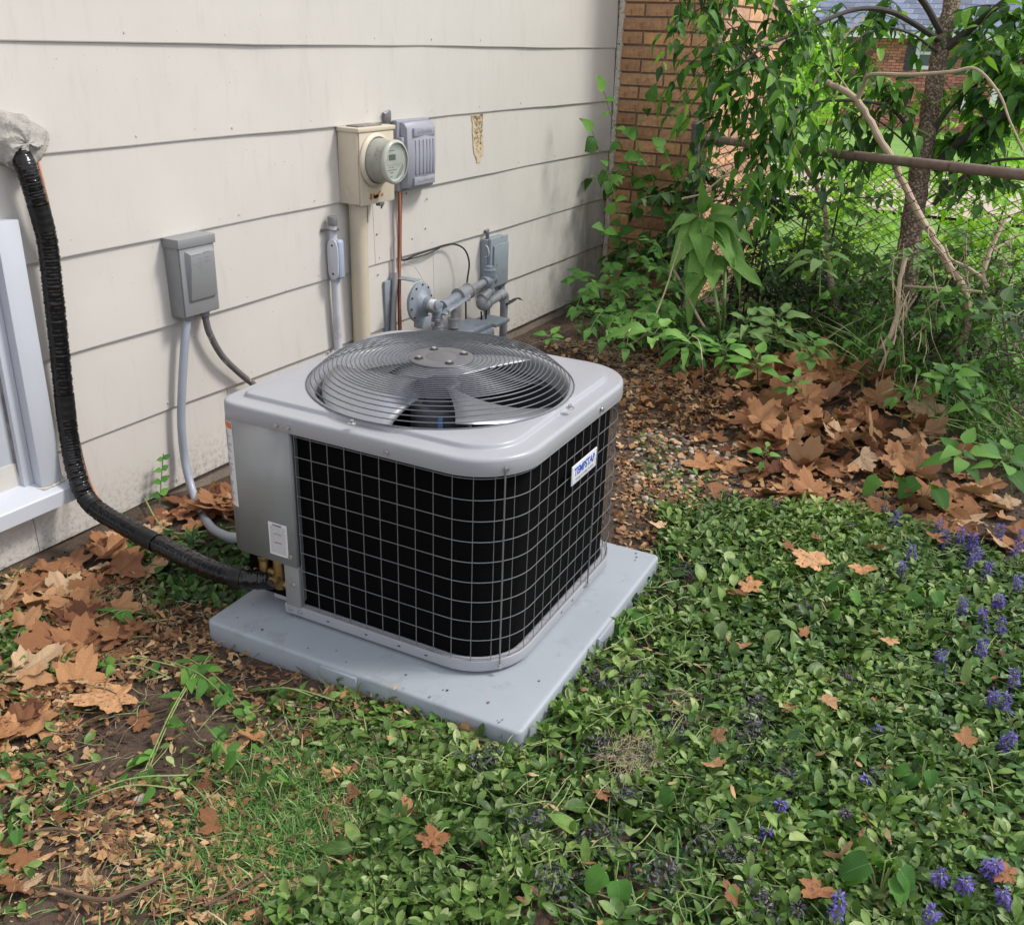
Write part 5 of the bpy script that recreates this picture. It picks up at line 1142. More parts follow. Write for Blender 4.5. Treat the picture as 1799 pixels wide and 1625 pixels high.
leaf_set('leaf_pile', 'heap of curled brown sycamore leaves against the foot of the fence', rnd(PILE, 240, 53), 53, .06, .16, .50, .08)
leaf_set('leaf_drift', 'flatter tan leaves spread in front of the leaf heap', rnd(W2([(1230, 760), (1300, 780), (1480, 850), (1700, 840), (1799, 900), (1799, 990), (1700, 945), (1560, 915), (1350, 880), (1250, 850)]), 100, 54), 54, .06, .14, .25, .02, .15)
leaf_set('leaf_drift', 'small dark leaves under the shrubs beyond the unit', rnd(W2([(1110, 640), (1200, 600), (1330, 640), (1300, 760), (1230, 750), (1130, 720)]), 90, 55), 55, .03, .09, .45, .03, .6)
leaf_set('leaf_drift', 'scattered small brown leaves on the soil at lower left', rnd(LEFTA, 60, 56), 56, .03, .065, .25, .012, .2)
leaf_set('leaf_drift', 'few small brown leaves caught in the green carpet', rnd(COVER, 34, 57), 57, .035, .065, .3, .02, .2, lift=.045)
for (px, py, s_, yaw, ti, lb_) in (
    (225, 1215, .155, 60, 6, 'large flat tan sycamore leaf at the centre of the left soil'),
    (60, 1290, .150, -60, 3, 'large tan leaf lying at the left edge below the drift'),
    (20, 1300, .120, 20, 0, 'pale curled leaf overlapping the large one at the left edge'),
    (405, 1325, .085, -40, 6, 'torn brown leaf right of the wilted stems'),
    (115, 1155, .095, 80, 3, 'folded tan leaf below the leaf drift'),
    (90, 1030, .125, 10, 6, 'square dark reddish leaf in the drift near the wall'),
    (600, 1360, .050, 30, 0, 'small round yellow tan leaf in front of the pad'),
    (1440, 1020, .125, -20, 6, 'large tan maple leaf lying on the bugle carpet'),
    (1510, 1018, .080, 100, 4, 'curled rust brown leaf touching the large maple leaf'),
    (1305, 1045, .075, 160, 0, 'small salmon brown leaf on the carpet right of the pad'),
    (770, 1505, .055, 15, 6, 'reddish brown leaf fragment in the lower middle of the carpet'),
    (1465, 1530, .070, 150, 2, 'narrow folded orange leaf standing by the heart shaped leaves'),
    (1440, 1585, .065, 70, 4, 'tan folded leaf at the bottom near the violet leaves'),
    (30, 1370, .065, 20, 6, 'ragged pale leaf on bare soil at the left edge'),
    (820, 1285, .050, 90, 2, 'brown leaf leaning against the front edge of the pad'),
    (1560, 1150, .045, 90, 0, 'small tan leaf half buried in the carpet at right'),
    (1770, 1570, .060, 0, 3, 'brown leaf at the lower right corner under the flowers'),
    (1165, 945, .060, 10, 1, 'orange brown leaf beside the right corner of the pad'),
    (1140, 690, .075, 40, 4, 'upright dark brown leaf just beyond the unit'),
    (1265, 670, .085, 10, 2, 'tall curled brown leaf standing at the left of the heap')):
    g_ = onz(px, py, .02); inc = poly_in(np.array([g_[:2]]), COVER)[0]; z = float(gz(g_[0], g_[1])) + (.064 if inc else .016)
    M = mats(np.array([[g_[0], g_[1], z]]), s_, .10, seed=px, yaw=np.array([math.radians(yaw)]))[0]
    if 'upright' in lb_ or 'standing' in lb_ or 'leaning' in lb_: M = mats(np.array([[g_[0], g_[1], z - .01]]), s_, .15, seed=px, pitch=1.1, yaw=np.array([math.radians(yaw)]))[0]
    V_, T_, U_ = T_LB[ti]; V2 = V_ @ M[:3, :3].T + M[:3, 3]; o = link('fallen_leaf', tri_mesh('fallen_leaf', V2, T_, U_, ml_fall)); tag(o, lb_, 'fallen leaf')

# ================================================================== STANDING PLANTS
ml_tree = leafmat('tree_leaf', [(0, (.018, .066, .016)), (.35, (.045, .14, .024)), (.75, (.095, .25, .038)), (1, (.24, .46, .07))], rough=.5, trans=.38, vein=(.10, .20, .06), veinamt=.35)
ml_weed = leafmat('weed_leaf', [(0, (.045, .14, .026)), (.5, (.090, .24, .040)), (1, (.16, .35, .06))], rough=.5, trans=.22, vein=(.16, .30, .09), veinamt=.5)
ml_poke = leafmat('broad_weed_leaf', [(0, (.13, .30, .055)), (1, (.22, .42, .10))], rough=.55, trans=.22, vein=(.20, .34, .10), veinamt=.55, spots=(.045, .10, .02))
ml_dark = leafmat('thicket_leaf', [(0, (.018, .055, .018)), (.5, (.035, .090, .028)), (.85, (.060, .14, .035)), (1, (.10, .20, .05))], rough=.4, trans=.2, veinamt=.25)
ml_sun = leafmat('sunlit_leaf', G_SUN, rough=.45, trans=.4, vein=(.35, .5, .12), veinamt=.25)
ml_pale = leafmat('pale_leaf', [(0, (.12, .24, .06)), (1, (.22, .36, .13))], rough=.5, trans=.25, vein=(.3, .42, .18), veinamt=.5)
m_bark = pbr('bark_dark', (.085, .060, .045), .9, var=.3, scale=30, bs=1., bscale=60, bdist=.008, dirt=(.36, .27, .18), dscale=95, dlo=.50, dhi=.58)
m_limb = pbr('limb_dark', (.045, .038, .030), .8, var=.3, scale=40, bs=.5, bscale=90)
m_dead = pbr('dead_wood', (.42, .33, .23), .75, var=.18, scale=12, bs=.5, bscale=80, bdist=.003, stretch=(1, 1, .25), dirt=(.26, .16, .09), dscale=10)
m_gstem = pbr('green_stem', (.12, .20, .06), .6, var=.2)
class Plant:
    def __init__(s, name, label, cat, base, group=None):
        s.t = empty(name, base, label, cat, group); s.L = {}; s.mb = MB(); s.r = random.Random(hash(label) % 1000 if False else sum(map(ord, label)))
    def leaf(s, key, p_, d, L, up=(0, 0, 1), w=1., roll=0.):
        temps, mat = key; x, y, z = frame(d, up); 
        if roll: x, z = x * math.cos(roll) + z * math.sin(roll), -x * math.sin(roll) + z * math.cos(roll)
        s.L.setdefault(key_id(key), (temps, mat, []))[2].append((s.r.randrange(len(temps)), mat4(p_, x, y, z, (L * w, L, L))))
    def twig(s, P, n, L, key, droop=.5, r0=.0025, r1=.0008, spread=.9, start=.15, w=1., upv=(0, 0, 1), pairs=False):
        Q = smoothpath(P, 5); s.mb.tube(Q, list(np.linspace(r0, r1, len(Q))), 4, cap=False); Q = np.array(Q); r = s.r
        for k in range(n):
            t = start + (1 - start) * (k + .5) / n; f_ = t * (len(Q) - 1); i = min(int(f_), len(Q) - 2); p_ = Q[i] + (Q[i + 1] - Q[i]) * (f_ - i); d = Q[i + 1] - Q[i]; d = d / (np.linalg.norm(d) + 1e-9)
            side = np.cross(d, (0, 0, 1)); side = side / (np.linalg.norm(side) + 1e-6)
            for sg in ((1, -1) if pairs else ((1 if k % 2 else -1),)):
                dd = d * r.uniform(.3, .7) + side * sg * spread * r.uniform(.7, 1.2) + np.array([0, 0, -1]) * droop * r.uniform(.6, 1.3) + np.array([r.gauss(0, .38) for _ in range(3)])
                s.leaf(key, p_, dd, L * r.uniform(.7, 1.15) * (1 - .25 * abs(t - .5)), upv, w, r.gauss(0, .5))
        s.leaf(key, Q[-1], (Q[-1] - Q[-2]) + np.array([0, 0, -.3 * droop * np.linalg.norm(Q[-1] - Q[-2])]), L, upv, w)
    def cluster(s, C, R, nt, key, L=.07, droop=.6, nl=7, down=.5, tl=.28, pairs=False, w=1., org=None):
        r = s.r
        for k in range(nt):
            o_ = np.array([r.gauss(0, 1) for _ in range(3)]); o_ = o_ / np.linalg.norm(o_) * R * r.random() ** .5; p0 = C + o_ * np.array([1, 1, .8])
            a = r.uniform(0, 2 * PI); d = np.array([math.cos(a), math.sin(a), r.uniform(-.4, .5) - down * .6]); d /= np.linalg.norm(d); l = tl * r.uniform(.6, 1.2)
            P = [p0, p0 + d * l * .5 + np.array([0, 0, -.02 * down]), p0 + d * l + np.array([0, 0, -.12 * down * l / .28])]
            if org is not None and r.random() < .5:
                q = org(p0); P = [q, q * .45 + p0 * .55 + np.array([0, 0, .03])] + P
            s.twig(P, nl, L, key, droop, pairs=pairs, w=w)
    def done(s, stem_mat, top=300, minpx=9, stem='twig'):
        if s.mb.v: tag(s.mb.build(stem, stem_mat, s.t), kind='stuff')
        for k, (temps, mat, items) in s.L.items(): emit(s.t, temps, items, mat, top, minpx=minpx)
        return s.t
_k = {}
def key_id(k): return (id(k[0]), k[1].name)
T_TR = [blade(f_ovate, .46, 5, 3, .15, c, .03, tw, seed=k) for k, (c, tw) in enumerate(((.15, .15), (.3, -.25), (.5, .3), (.05, 0)))]
K_TREE, K_WEED, K_POKE, K_DARK, K_SUN, K_PALE = (T_TR, ml_tree), (T_OV, ml_weed), (T_BIG, ml_poke), (T_TR, ml_dark), (T_TR, ml_sun), (T_BIG, ml_pale)
K_HEART, K_LANCE = (T_HT, ml_weed), (T_LN, ml_weed)

# ---- chain link fence
def fz(t): return .985 + .10 * t          # rail height along the fence
FL = np.linalg.norm(FEN1 - FEN0)
def fp(s_): return FEN0 + FD * s_
m_rail = pbr('rusty_rail', (.17, .120, .095), .75, var=.25, scale=12, bs=.4, bscale=200, dirt=(.26, .21, .18), dscale=20, dlo=.5, dhi=.75)
m_fw = pbr('rusty_fence_wire', (.075, .048, .035), .8, var=.3, scale=30)
m_post = pbr('rusty_post', (.30, .19, .10), .8, var=.15, scale=10, bs=.5, bscale=160, dirt=(.34, .10, .04), dscale=7, dlo=.52, dhi=.62)
m_post2 = pbr('old_grey_post', (.11, .105, .10), .7, var=.2, scale=12)
fe = empty('chain_link_fence', (*fp(1.3), 0), 'rusty brown chain link fence with round top rail under the young tree', 'fence')
ext = 1.9
P = [np.array([*fp(s_), fz(s_ / FL)]) for s_ in np.linspace(-.02, FL + ext, 14)]
MB().tube(P, .0215, 16).build('top_rail', m_rail, fe)
for s_, mt, h_ in ((.0, m_post2, 1.05), (2.615, m_post, 1.06)):
    b = fp(s_); o = MB().cyl((*b, -.3), (*b, h_), .030, 20).build('post', mt, fe); MB().lathe([(.001, .03), (.02, .026), (.034, .010), (.034, -.012), (.030, -.014)], mat4((b[0], b[1], h_), (1, 0, 0), (0, 1, 0), (0, 0, 1)), 20).build('post_cap', mt, o)
    for z in (.22, .60, .92): MB().lathe([(.0305, -.009), (.0335, -.009), (.0335, .009), (.0305, .009)], mat4((b[0], b[1], z), (1, 0, 0), (0, 1, 0), (0, 0, 1)), 20).build('clamp_band', m_galv, o)
# woven mesh: every wire is a zigzag reaching from rail to ground
cell = .050; nw = int((FL + ext) / cell) + 1; u3 = np.array([FD[0], FD[1], 0]); n3 = np.array([FN[0], FN[1], 0])
def zig(sg):
    P = []; hgt = 1.03; nz = int(hgt / (cell / 2))
    for k in range(nz + 1):
        side = 1 if k % 2 else -1
        for e in (-.07, .07):
            P.append(u3 * sg * side * (cell * .5 + .0015) * (1 - abs(e) * .6) + n3 * (.003 * side * (1 if e > 0 else -1)) + np.array([0, 0, k * cell / 2 + e * cell * .35]))
    return P
zm = [MB().tube(zig(1), .0016, 5).mesh('wire', m_fw), MB().tube(zig(-1), .0016, 5).mesh('wire', m_fw)]
for k in range(nw):
    s_ = .03 + k * cell; b = fp(s_) + FN * .027; o = link('wire', zm[k % 2], fe, (b[0], b[1], fz(.5) - 1.010 + .10 * (s_ / FL - .5)))
for s_ in np.arange(.25, FL + ext, .55):
    b = fp(s_); c_ = np.array([*b, fz(s_ / FL)]); MB().tube([c_ + n3 * -.026 + (0, 0, -.05), c_ + n3 * -.024 + (0, 0, .01), c_ + (0, 0, .024), c_ + n3 * .024, c_ + n3 * .0 + (0, 0, -.024)], .0018, 5).build('tie_wire', m_fw, fe)

def fdep(px, py, d=0.):     # depth of the fence plane along a view ray, plus d
    v = ray(px, py); t = ((FEN0[0]) * FN[0] + FEN0[1] * FN[1]) / (v[0] * FN[0] + v[1] * FN[1]); return dep(px, py, t * FPX + d)
# ---- young tree behind the fence
tr = Plant('young_tree', 'young tree with dark pitted trunk standing right behind the fence rail', 'tree', (*onz(1575, 640, 0)[:2], 0))
TD = 4.72
tp_ = [onz(1578, 645, -.05)] + [dep(px, py, TD + .1) for px, py in ((1590, 520), (1598, 430), (1612, 330), (1622, 270), (1640, 160), (1654, 80), (1672, 5), (1695, -120), (1715, -260))]
tp_[0] = dep(1572, 660, TD + .12)
Q = smoothpath(tp_, 8); n_ = len(Q); Rt = [(.068 if i < 8 else .060 if i < 24 else .058) * (1 - .42 * i / n_) + .003 * math.sin(i * 1.7) for i in range(n_)]
tr_mb = MB().tube(Q, Rt, 16); trunk = tr_mb.build('trunk', m_bark, tr.t)
limbs = []
def limb(pts, r0, r1, plant=tr, mat=None, seg=8):
    P = smoothpath([np.array(q) for q in pts], 8); o = MB().tube(P, list(np.linspace(r0, r1, len(P))), seg).build('branch', mat or m_limb, plant.t); limbs.append(np.array(P)); return P
limb([dep(1640, 300, 4.8), dep(1665, 268, 4.76), dep(1720, 225, 4.6), dep(1799, 190, 4.45), dep(1900, 165, 4.3), dep(2050, 120, 4.1)], .024, .010)
limb([dep(1662, 85, 4.8), dep(1700, 55, 4.75), dep(1740, 22, 4.7), dep(1790, -20, 4.65), dep(1850, -90, 4.6)], .022, .009)
limb([dep(1650, 72, 4.8), dep(1610, 45, 4.75), dep(1560, 20, 4.65), dep(1500, 18, 4.5), dep(1420, 50, 4.35), dep(1340, 85, 4.2), dep(1290, 125, 4.1)], .016, .005)
limb([dep(1616, 290, 4.8), dep(1600, 235, 4.75), dep(1570, 195, 4.7), dep(1530, 180, 4.6), dep(1450, 178, 4.5), dep(1400, 190, 4.4)], .012, .005)
limb([dep(1618, 300, 4.8), dep(1600, 262, 4.8), dep(1560, 225, 4.8), dep(1530, 205, 4.8)], .007, .003)
limb([dep(1638, 240, 4.8), dep(1670, 190, 4.75), dep(1730, 140, 4.6), dep(1799, 105, 4.5), dep(1880, 80, 4.4)], .010, .005)
limb([dep(1640, 225, 4.8), dep(1680, 170, 4.75), dep(1705, 130, 4.7), dep(1730, 60, 4.7), dep(1770, 0, 4.7)], .009, .004)
limb([dep(1655, 60, 4.8), dep(1610, -10, 4.7), dep(1530, -60, 4.5), dep(1400, -70, 4.3), dep(1270, -40, 4.1), dep(1180, 0, 4.0)], .018, .006)
limb([dep(1650, 95, 4.8), dep(1600, 60, 4.7), dep(1540, 50, 4.6), dep(1480, 90, 4.5)], .008, .003)
limb([dep(1640, 360, 4.8), dep(1680, 320, 4.7), dep(1740, 285, 4.6), dep(1820, 278, 4.5)], .012, .006)
LP = np.concatenate(limbs + [np.array(Q)[24:]])
near_limb = lambda p_: LP[np.argmin(((LP - p_) ** 2).sum(1))]
for (px, py, D, R, nt, dn, L) in ((1290, 70, 4.2, .18, 17, .9, .078), (1345, 130, 4.2, .17, 17, 1, .078), (1290, 165, 4.25, .12, 11, 1, .075), (1330, 215, 4.2, .14, 15, 1.1, .085), (1395, 90, 4.4, .16, 13, .8, .078), (1405, 175, 4.4, .16, 14, 1, .078),
     (1345, 275, 4.25, .12, 13, 1.1, .082), (1235, 20, 4.2, .10, 9, .8, .07), (1455, 30, 4.5, .14, 8, .6, .07), (1440, 235, 4.4, .12, 10, 1, .080), (1310, 10, 4.2, .16, 14, .8, .075), (1185, 0, 4.1, .08, 6, .8, .06), (1240, 95, 4.2, .05, 4, 1.2, .07), (1400, 10, 4.3, .14, 10, .6, .07),
     (1545, 30, 4.7, .14, 8, .6, .075), (1560, 150, 4.7, .12, 7, .6, .08), (1520, 200, 4.7, .10, 6, .8, .08), (1700, 50, 4.8, .10, 5, .5, .08), (1775, 90, 4.6, .16, 12, .4, .095), (1745, 200, 4.6, .14, 9, .5, .09), (1790, 160, 4.5, .14, 10, .5, .095), (1690, 250, 4.8, .10, 6, .5, .08), (1555, 255, 4.7, .08, 4, .6, .07), (1500, 110, 4.6, .10, 6, .7, .08), (1780, 20, 4.6, .12, 8, .5, .09), (1650, 180, 5., .14, 5, .5, .075), (1740, 300, 4.7, .12, 6, .3, .08)):
    tr.cluster(dep(px, py, D), R, int(nt * ((.72 if py < 200 else .5) if px < 1480 else 1.3) + .5), K_TREE, L * 1.22, .6, 7, dn, .24, org=near_limb)
tr.done(m_limb, 300)
# second, paler leaning trunks and dead wood
def stick(name, label, pts, r0, r1, mat=m_dead, cat='dead branch', forks=(), seg=10, group=None):
    t = empty(name, pts[0], label, cat, group) if forks else None
    P = smoothpath([np.array(q) for q in pts], 6); rr_ = random.Random(len(label)); R = [a * (1 + rr_.uniform(-.10, .10)) for a in np.linspace(r0, r1, len(P))]; P = [q + np.array([rr_.gauss(0, .15), rr_.gauss(0, .15), rr_.gauss(0, .1)]) * r0 for q in P]
    o = MB().tube(P, R, seg).build('main_stem' if forks else name, mat, t)
    if not forks: return tag(o, label, cat, group)
    for (fpts, a, b) in forks: F = smoothpath([np.array(q) for q in fpts], 5); MB().tube(F, list(np.linspace(a, b, len(F))), 7).build('fork', mat, t)
    return t
D1 = 4.35
stick('dead_branch', 'thick bark stripped dead branch leaning across the fence rail with a forked top', [fdep(1680, 640, .12), fdep(1702, 560, .10), fdep(1690, 500, .10), fdep(1668, 470, .09), fdep(1640, 420, .08), fdep(1600, 350, .07), fdep(1572, 290, .06), fdep(1540, 235, .0), fdep(1508, 180, -.05), fdep(1480, 158, -.1), fdep(1452, 146, -.15)], .017, .014,
      forks=[([fdep(1505, 178, -.05), fdep(1518, 150, -.06), fdep(1530, 132, -.1), fdep(1600, 132, -.1), fdep(1670, 127, -.05), fdep(1715, 122, 0), fdep(1755, 165, .05), fdep(1775, 215, .05), fdep(1810, 290, .06)], .011, .003), ([fdep(1500, 172, -.05), fdep(1478, 140, -.1), fdep(1462, 118, -.1)], .005, .002)])
stick('dead_branch', 'thin pale branch hanging behind the drooping leaves above the rail', [dep(1348, 180, 4.5), dep(1372, 220, 4.5), dep(1400, 270, 4.6), dep(1440, 340, 4.9), dep(1452, 400, 4.9), dep(1455, 460, 4.9), dep(1470, 540, 4.9), dep(1485, 620, 4.9)], .010, .014, forks=[([dep(1382, 235, 4.5), dep(1400, 200, 4.5), dep(1440, 130, 4.5), dep(1480, 70, 4.5), dep(1520, 28, 4.5)], .006, .004)])
stick('dead_branch', 'bare peeling stick standing in front of the fence above the leaf heap', [onz(1495, 660, .10), dep(1550, 610, 4.3), dep(1575, 560, 4.3), dep(1580, 500, 4.3), dep(1590, 455, 4.3)], .012, .010, forks=[([dep(1555, 600, 4.3), dep(1590, 550, 4.3), dep(1610, 520, 4.3)], .007, .004), ([dep(1574, 590, 4.3), dep(1545, 650, 4.25), dep(1540, 680, 4.2)], .007, .006)])
stick('dead_branch', 'pale straight stick lying level across the fence mesh', [dep(1590, 503, 4.25), dep(1650, 507, 4.1), dep(1725, 513, 3.95)], .0058, .0048)
stick('dead_branch', 'forked orange brown stick at the right behind the fence', [dep(1735, 505, 4.1), dep(1728, 480, 4.1), dep(1745, 430, 4.1), dep(1766, 385, 4.1)], .010, .007, forks=[([dep(1730, 492, 4.1), dep(1700, 470, 4.1), dep(1670, 455, 4.1), dep(1660, 430, 4.1)], .008, .005), ([dep(1745, 440, 4.1), dep(1770, 425, 4.1), dep(1790, 410, 4.1)], .006, .004)])
stick('dry_stalk', 'long thin pale stalk leaning before the broad leaved weed', [onz(1095, 612, 0), dep(1135, 585, 4.5), dep(1165, 520, 4.5), dep(1185, 460, 4.6), dep(1196, 425, 4.6)], .0050, .0030, cat='dry stalk')
stick('dry_stalk', 'tan stick crossing behind the long thin stalk', [dep(1180, 470, 4.7), dep(1198, 500, 4.7), dep(1220, 545, 4.7), dep(1240, 580, 4.7)], .007, .006, cat='dry stalk')
stick('dry_stalk', 'slender stalk tilting above the small vines at the back corner of the unit', [onz(1080, 632, 0), dep(1100, 590, 4.1), dep(1110, 575, 4.1)], .0035, .002, cat='dry stalk')
stick('dry_stalk', 'long twig stretching from the brick wall towards the fence', [dep(1198, 350, 5.0), dep(1235, 340, 5.0), dep(1262, 318, 5.0), dep(1310, 282, 5.0)], .006, .004, cat='dry stalk')
stick('dry_stalk', 'thin grey twig slanting behind the fence mesh left of the trunk', [dep(1342, 355, 5.2), dep(1390, 385, 5.2), dep(1430, 415, 5.2)], .007, .004, cat='dry stalk')
stick('dry_stalk', 'thin stem rising beside the tall curled leaf', [onz(1235, 690, 0), dep(1234, 640, 3.9), dep(1228, 600, 4.0), dep(1215, 590, 4.0)], .003, .002, cat='dry stalk')
rr = random.Random(77); mb = MB()
for k in range(60):
    px, py = rr.uniform(1560, 1790), rr.uniform(470, 720); D = rr.uniform(3.9, 4.6); a = rr.uniform(-.4, .4) + PI / 2; l = rr.uniform(40, 130)
    P = [dep(px + math.cos(a) * l * t + rr.gauss(0, 5), py - math.sin(a) * l * t, D + rr.uniform(-.05, .05)) for t in (0, .4, .7, 1)]; mb.tube(smoothpath(P, 3), rr.uniform(.0012, .0026), 4)
tag(mb.build('dry_stems', ml_dry), 'tangle of fine dry stems growing through the fence at right', 'dry stems', kind='stuff')

# ---- sunlit shrubs and dark thicket beyond the fence
def shrub(name, label, spots, key, L, smat=m_limb, droop=.4, tl=.3, nl=8, top=200, minpx=12, cat='shrub'):
    c0 = dep(*spots[0][:3]); p_ = Plant(name, label, cat, (c0[0], c0[1], float(gz(c0[0], c0[1]))))
    base = np.array([c0[0], c0[1], float(gz(c0[0], c0[1]))])
    for (px, py, D, R, nt) in spots:
        C = dep(px, py, D); root = np.array([C[0] * .8 + base[0] * .2, C[1] * .8 + base[1] * .2, float(gz(C[0], C[1])) - .02])
        if C[2] > .1: P = smoothpath([root, root * .5 + C * .5 + np.array([.03, .02, 0]), C], 5); MB().tube(P, list(np.linspace(.012, .004, len(P))), 6).build('stem', smat, p_.t)
        for _ in range(1): p_.cluster(C, R, nt, key, L, droop, nl, .2, tl)
    p_.done(smat, top, minpx); return p_.t
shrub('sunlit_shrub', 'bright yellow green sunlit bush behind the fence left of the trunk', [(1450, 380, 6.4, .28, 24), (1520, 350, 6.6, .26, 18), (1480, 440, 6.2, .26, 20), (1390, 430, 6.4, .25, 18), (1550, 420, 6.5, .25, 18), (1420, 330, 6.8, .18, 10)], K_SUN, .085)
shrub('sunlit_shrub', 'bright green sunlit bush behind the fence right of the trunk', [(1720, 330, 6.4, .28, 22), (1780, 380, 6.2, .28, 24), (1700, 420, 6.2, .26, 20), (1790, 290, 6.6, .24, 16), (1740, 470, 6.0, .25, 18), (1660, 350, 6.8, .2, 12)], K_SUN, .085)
shrub('background_tree', 'tall pale green tree far behind at the left of the neighbour house', [(1400, 40, 32, 2.6, 150), (1440, 90, 32, 2.0, 90), (1360, 120, 32, 2.2, 90), (1470, 10, 34, 1.6, 40)], K_SUN, .32, tl=1.2, top=0, cat='tree')
shrub('lawn_weeds', 'knee high green weeds on the lawn just past the fence', [(1460, 480, 5.6, .28, 30), (1540, 500, 5.5, .28, 30), (1620, 480, 5.5, .25, 26), (1700, 520, 5.2, .25, 26), (1780, 540, 5.0, .25, 26), (1560, 560, 5.1, .22, 30), (1640, 580, 5.0, .22, 28), (1740, 600, 4.8, .2, 24)], K_WEED, .075, tl=.28, top=160)
shrub('background_shrub', 'pale green bush far behind beside the neighbour house', [(1420, 100, 16, .7, 40), (1450, 150, 16, .6, 34), (1400, 170, 15, .6, 30), (1380, 60, 16, .7, 34)], K_SUN, .16, tl=.6, top=0)
shrub('background_shrub', 'leafy branches of a far bush above the driveway', [(1480, 180, 13, .35, 20), (1560, 290, 9.5, .3, 18), (1500, 300, 9.5, .3, 16)], K_SUN, .12, tl=.4, top=0)
shrub('background_shrub', 'far green bush at the right edge before the neighbour house', [(1790, 190, 15, .6, 30), (1740, 215, 15, .5, 24), (1850, 160, 15, .7, 30)], K_SUN, .15, tl=.5, top=0)
shrub('thicket', 'dark ivy thicket hugging the fence left of the trunk', [(1320, 350, 5.1, .14, 22), (1330, 420, 5.1, .15, 24), (1350, 490, 5.1, .18, 30), (1400, 520, 5.1, .18, 30), (1310, 560, 5.1, .2, 28), (1460, 560, 5.0, .18, 26), (1380, 590, 5.0, .16, 24), (1440, 490, 5.2, .14, 18), (1290, 480, 5.2, .15, 22), (1365, 340, 5.0, .10, 14), (1520, 600, 4.9, .15, 20), (1500, 520, 5.1, .14, 16)], K_DARK, .050, tl=.2, nl=8, top=260, minpx=10)
shrub('thicket', 'dark undergrowth behind the fence at the right', [(1620, 600, 4.7, .18, 24), (1680, 620, 4.5, .17, 22), (1640, 520, 4.8, .16, 20), (1740, 560, 4.4, .16, 20), (1780, 480, 4.4, .16, 16), (1700, 680, 4.3, .14, 20), (1760, 650, 4.2, .14, 18), (1600, 670, 4.6, .13, 16)], K_DARK, .052, tl=.2, nl=8, top=240, minpx=10)

# ---- climbing vine on the brick and pinnate seedlings at the wall corner
vn = Plant('climbing_vine', 'leafy vine climbing the brick corner with pale young tips', 'vine', (*onz(1110, 560, 0)[:2], -.05))
for (pts, L) in (([(1120, 560), (1112, 480), (1130, 400), (1110, 310), (1085, 240), (1060, 160)], .095), ([(1150, 560), (1160, 470), (1170, 390), (1150, 320), (1120, 250), (1140, 180)], .10), ([(1100, 500), (1150, 420), (1200, 350), (1215, 300)], .09), ([(1080, 470), (1090, 400), (1075, 330), (1040, 230)], .085), ([(1160, 480), (1200, 420), (1190, 320), (1165, 260)], .095), ([(1190, 500), (1240, 420), (1230, 350), (1260, 260)], .085), ([(1130, 480), (1100, 430), (1060, 400)], .085)):
    P = [ony(px, py, 2.28 - .25 * (px - 1060) / 200) if px < 1110 else onx(px, py, 5.55) for px, py in pts]
    vn.twig(P, 15, L * 1.1, K_WEED, .55, .004, .0015, 1.0, .02, w=1.35, upv=(-.6, -.5, .6))
for (px, py, R, nt) in ((1180, 330, .10, 7), (1230, 300, .10, 7), (1150, 420, .12, 9), (1110, 440, .10, 6), (1210, 390, .12, 8), (1100, 300, .07, 4), (1160, 520, .09, 5)): vn.cluster(onx(px, py, 5.5), R, nt, K_DARK if nt > 6 else K_WEED, .085, .5, 6, .5, .2, w=1.3)
vn.done(m_gstem, 200, 12)
def pinnate(name, label, base, tips, L, key=K_WEED, n=6, w=1., cat='seedling', r0=.004, droop=.25, rach=.30):
    p_ = Plant(name, label, cat, base); base = np.array(base)
    for tpt in tips:
        tpt = np.array(tpt); h = tpt - base; P = [base + np.array([0, 0, .0]), base + h * .35 + np.array([0, 0, .12 * np.linalg.norm(h)]), base + h * .75 + np.array([0, 0, .10 * np.linalg.norm(h)]), tpt]
        p_.twig(P, n, L, key, droop, r0, .0012, 1., .45, w=w, pairs=True, upv=(-.3, -.2, 1))
    return p_.done(m_gstem, 120, 12)
gg = lambda px, py, D: dep(px, py, D)
pinnate('ash_seedling', 'compound leaved seedling fanning out against the siding corner', onz(1060, 575, -.05), [gg(1005, 490, 4.7), gg(1030, 520, 4.6), gg(1010, 545, 4.5), gg(1075, 470, 4.8), gg(1110, 500, 4.7), gg(1090, 530, 4.6), gg(1150, 530, 4.6), gg(1130, 490, 4.9)], .075)
pinnate('ash_seedling', 'low compound leaved seedling below the vent cover', onz(1120, 600, -.03), [gg(1035, 580, 4.3), gg(1060, 600, 4.2), gg(1085, 575, 4.4), gg(1140, 560, 4.4), gg(1165, 585, 4.3), gg(1100, 612, 4.1), gg(1180, 545, 4.5)], .072)
pinnate('ash_seedling', 'compound leaved seedling left of the broad leaved weed stem', onz(1200, 590, -.0), [gg(1150, 470, 4.7), gg(1120, 450, 4.8), gg(1180, 500, 4.6), gg(1140, 420, 4.9), gg(1215, 480, 4.6)], .07)
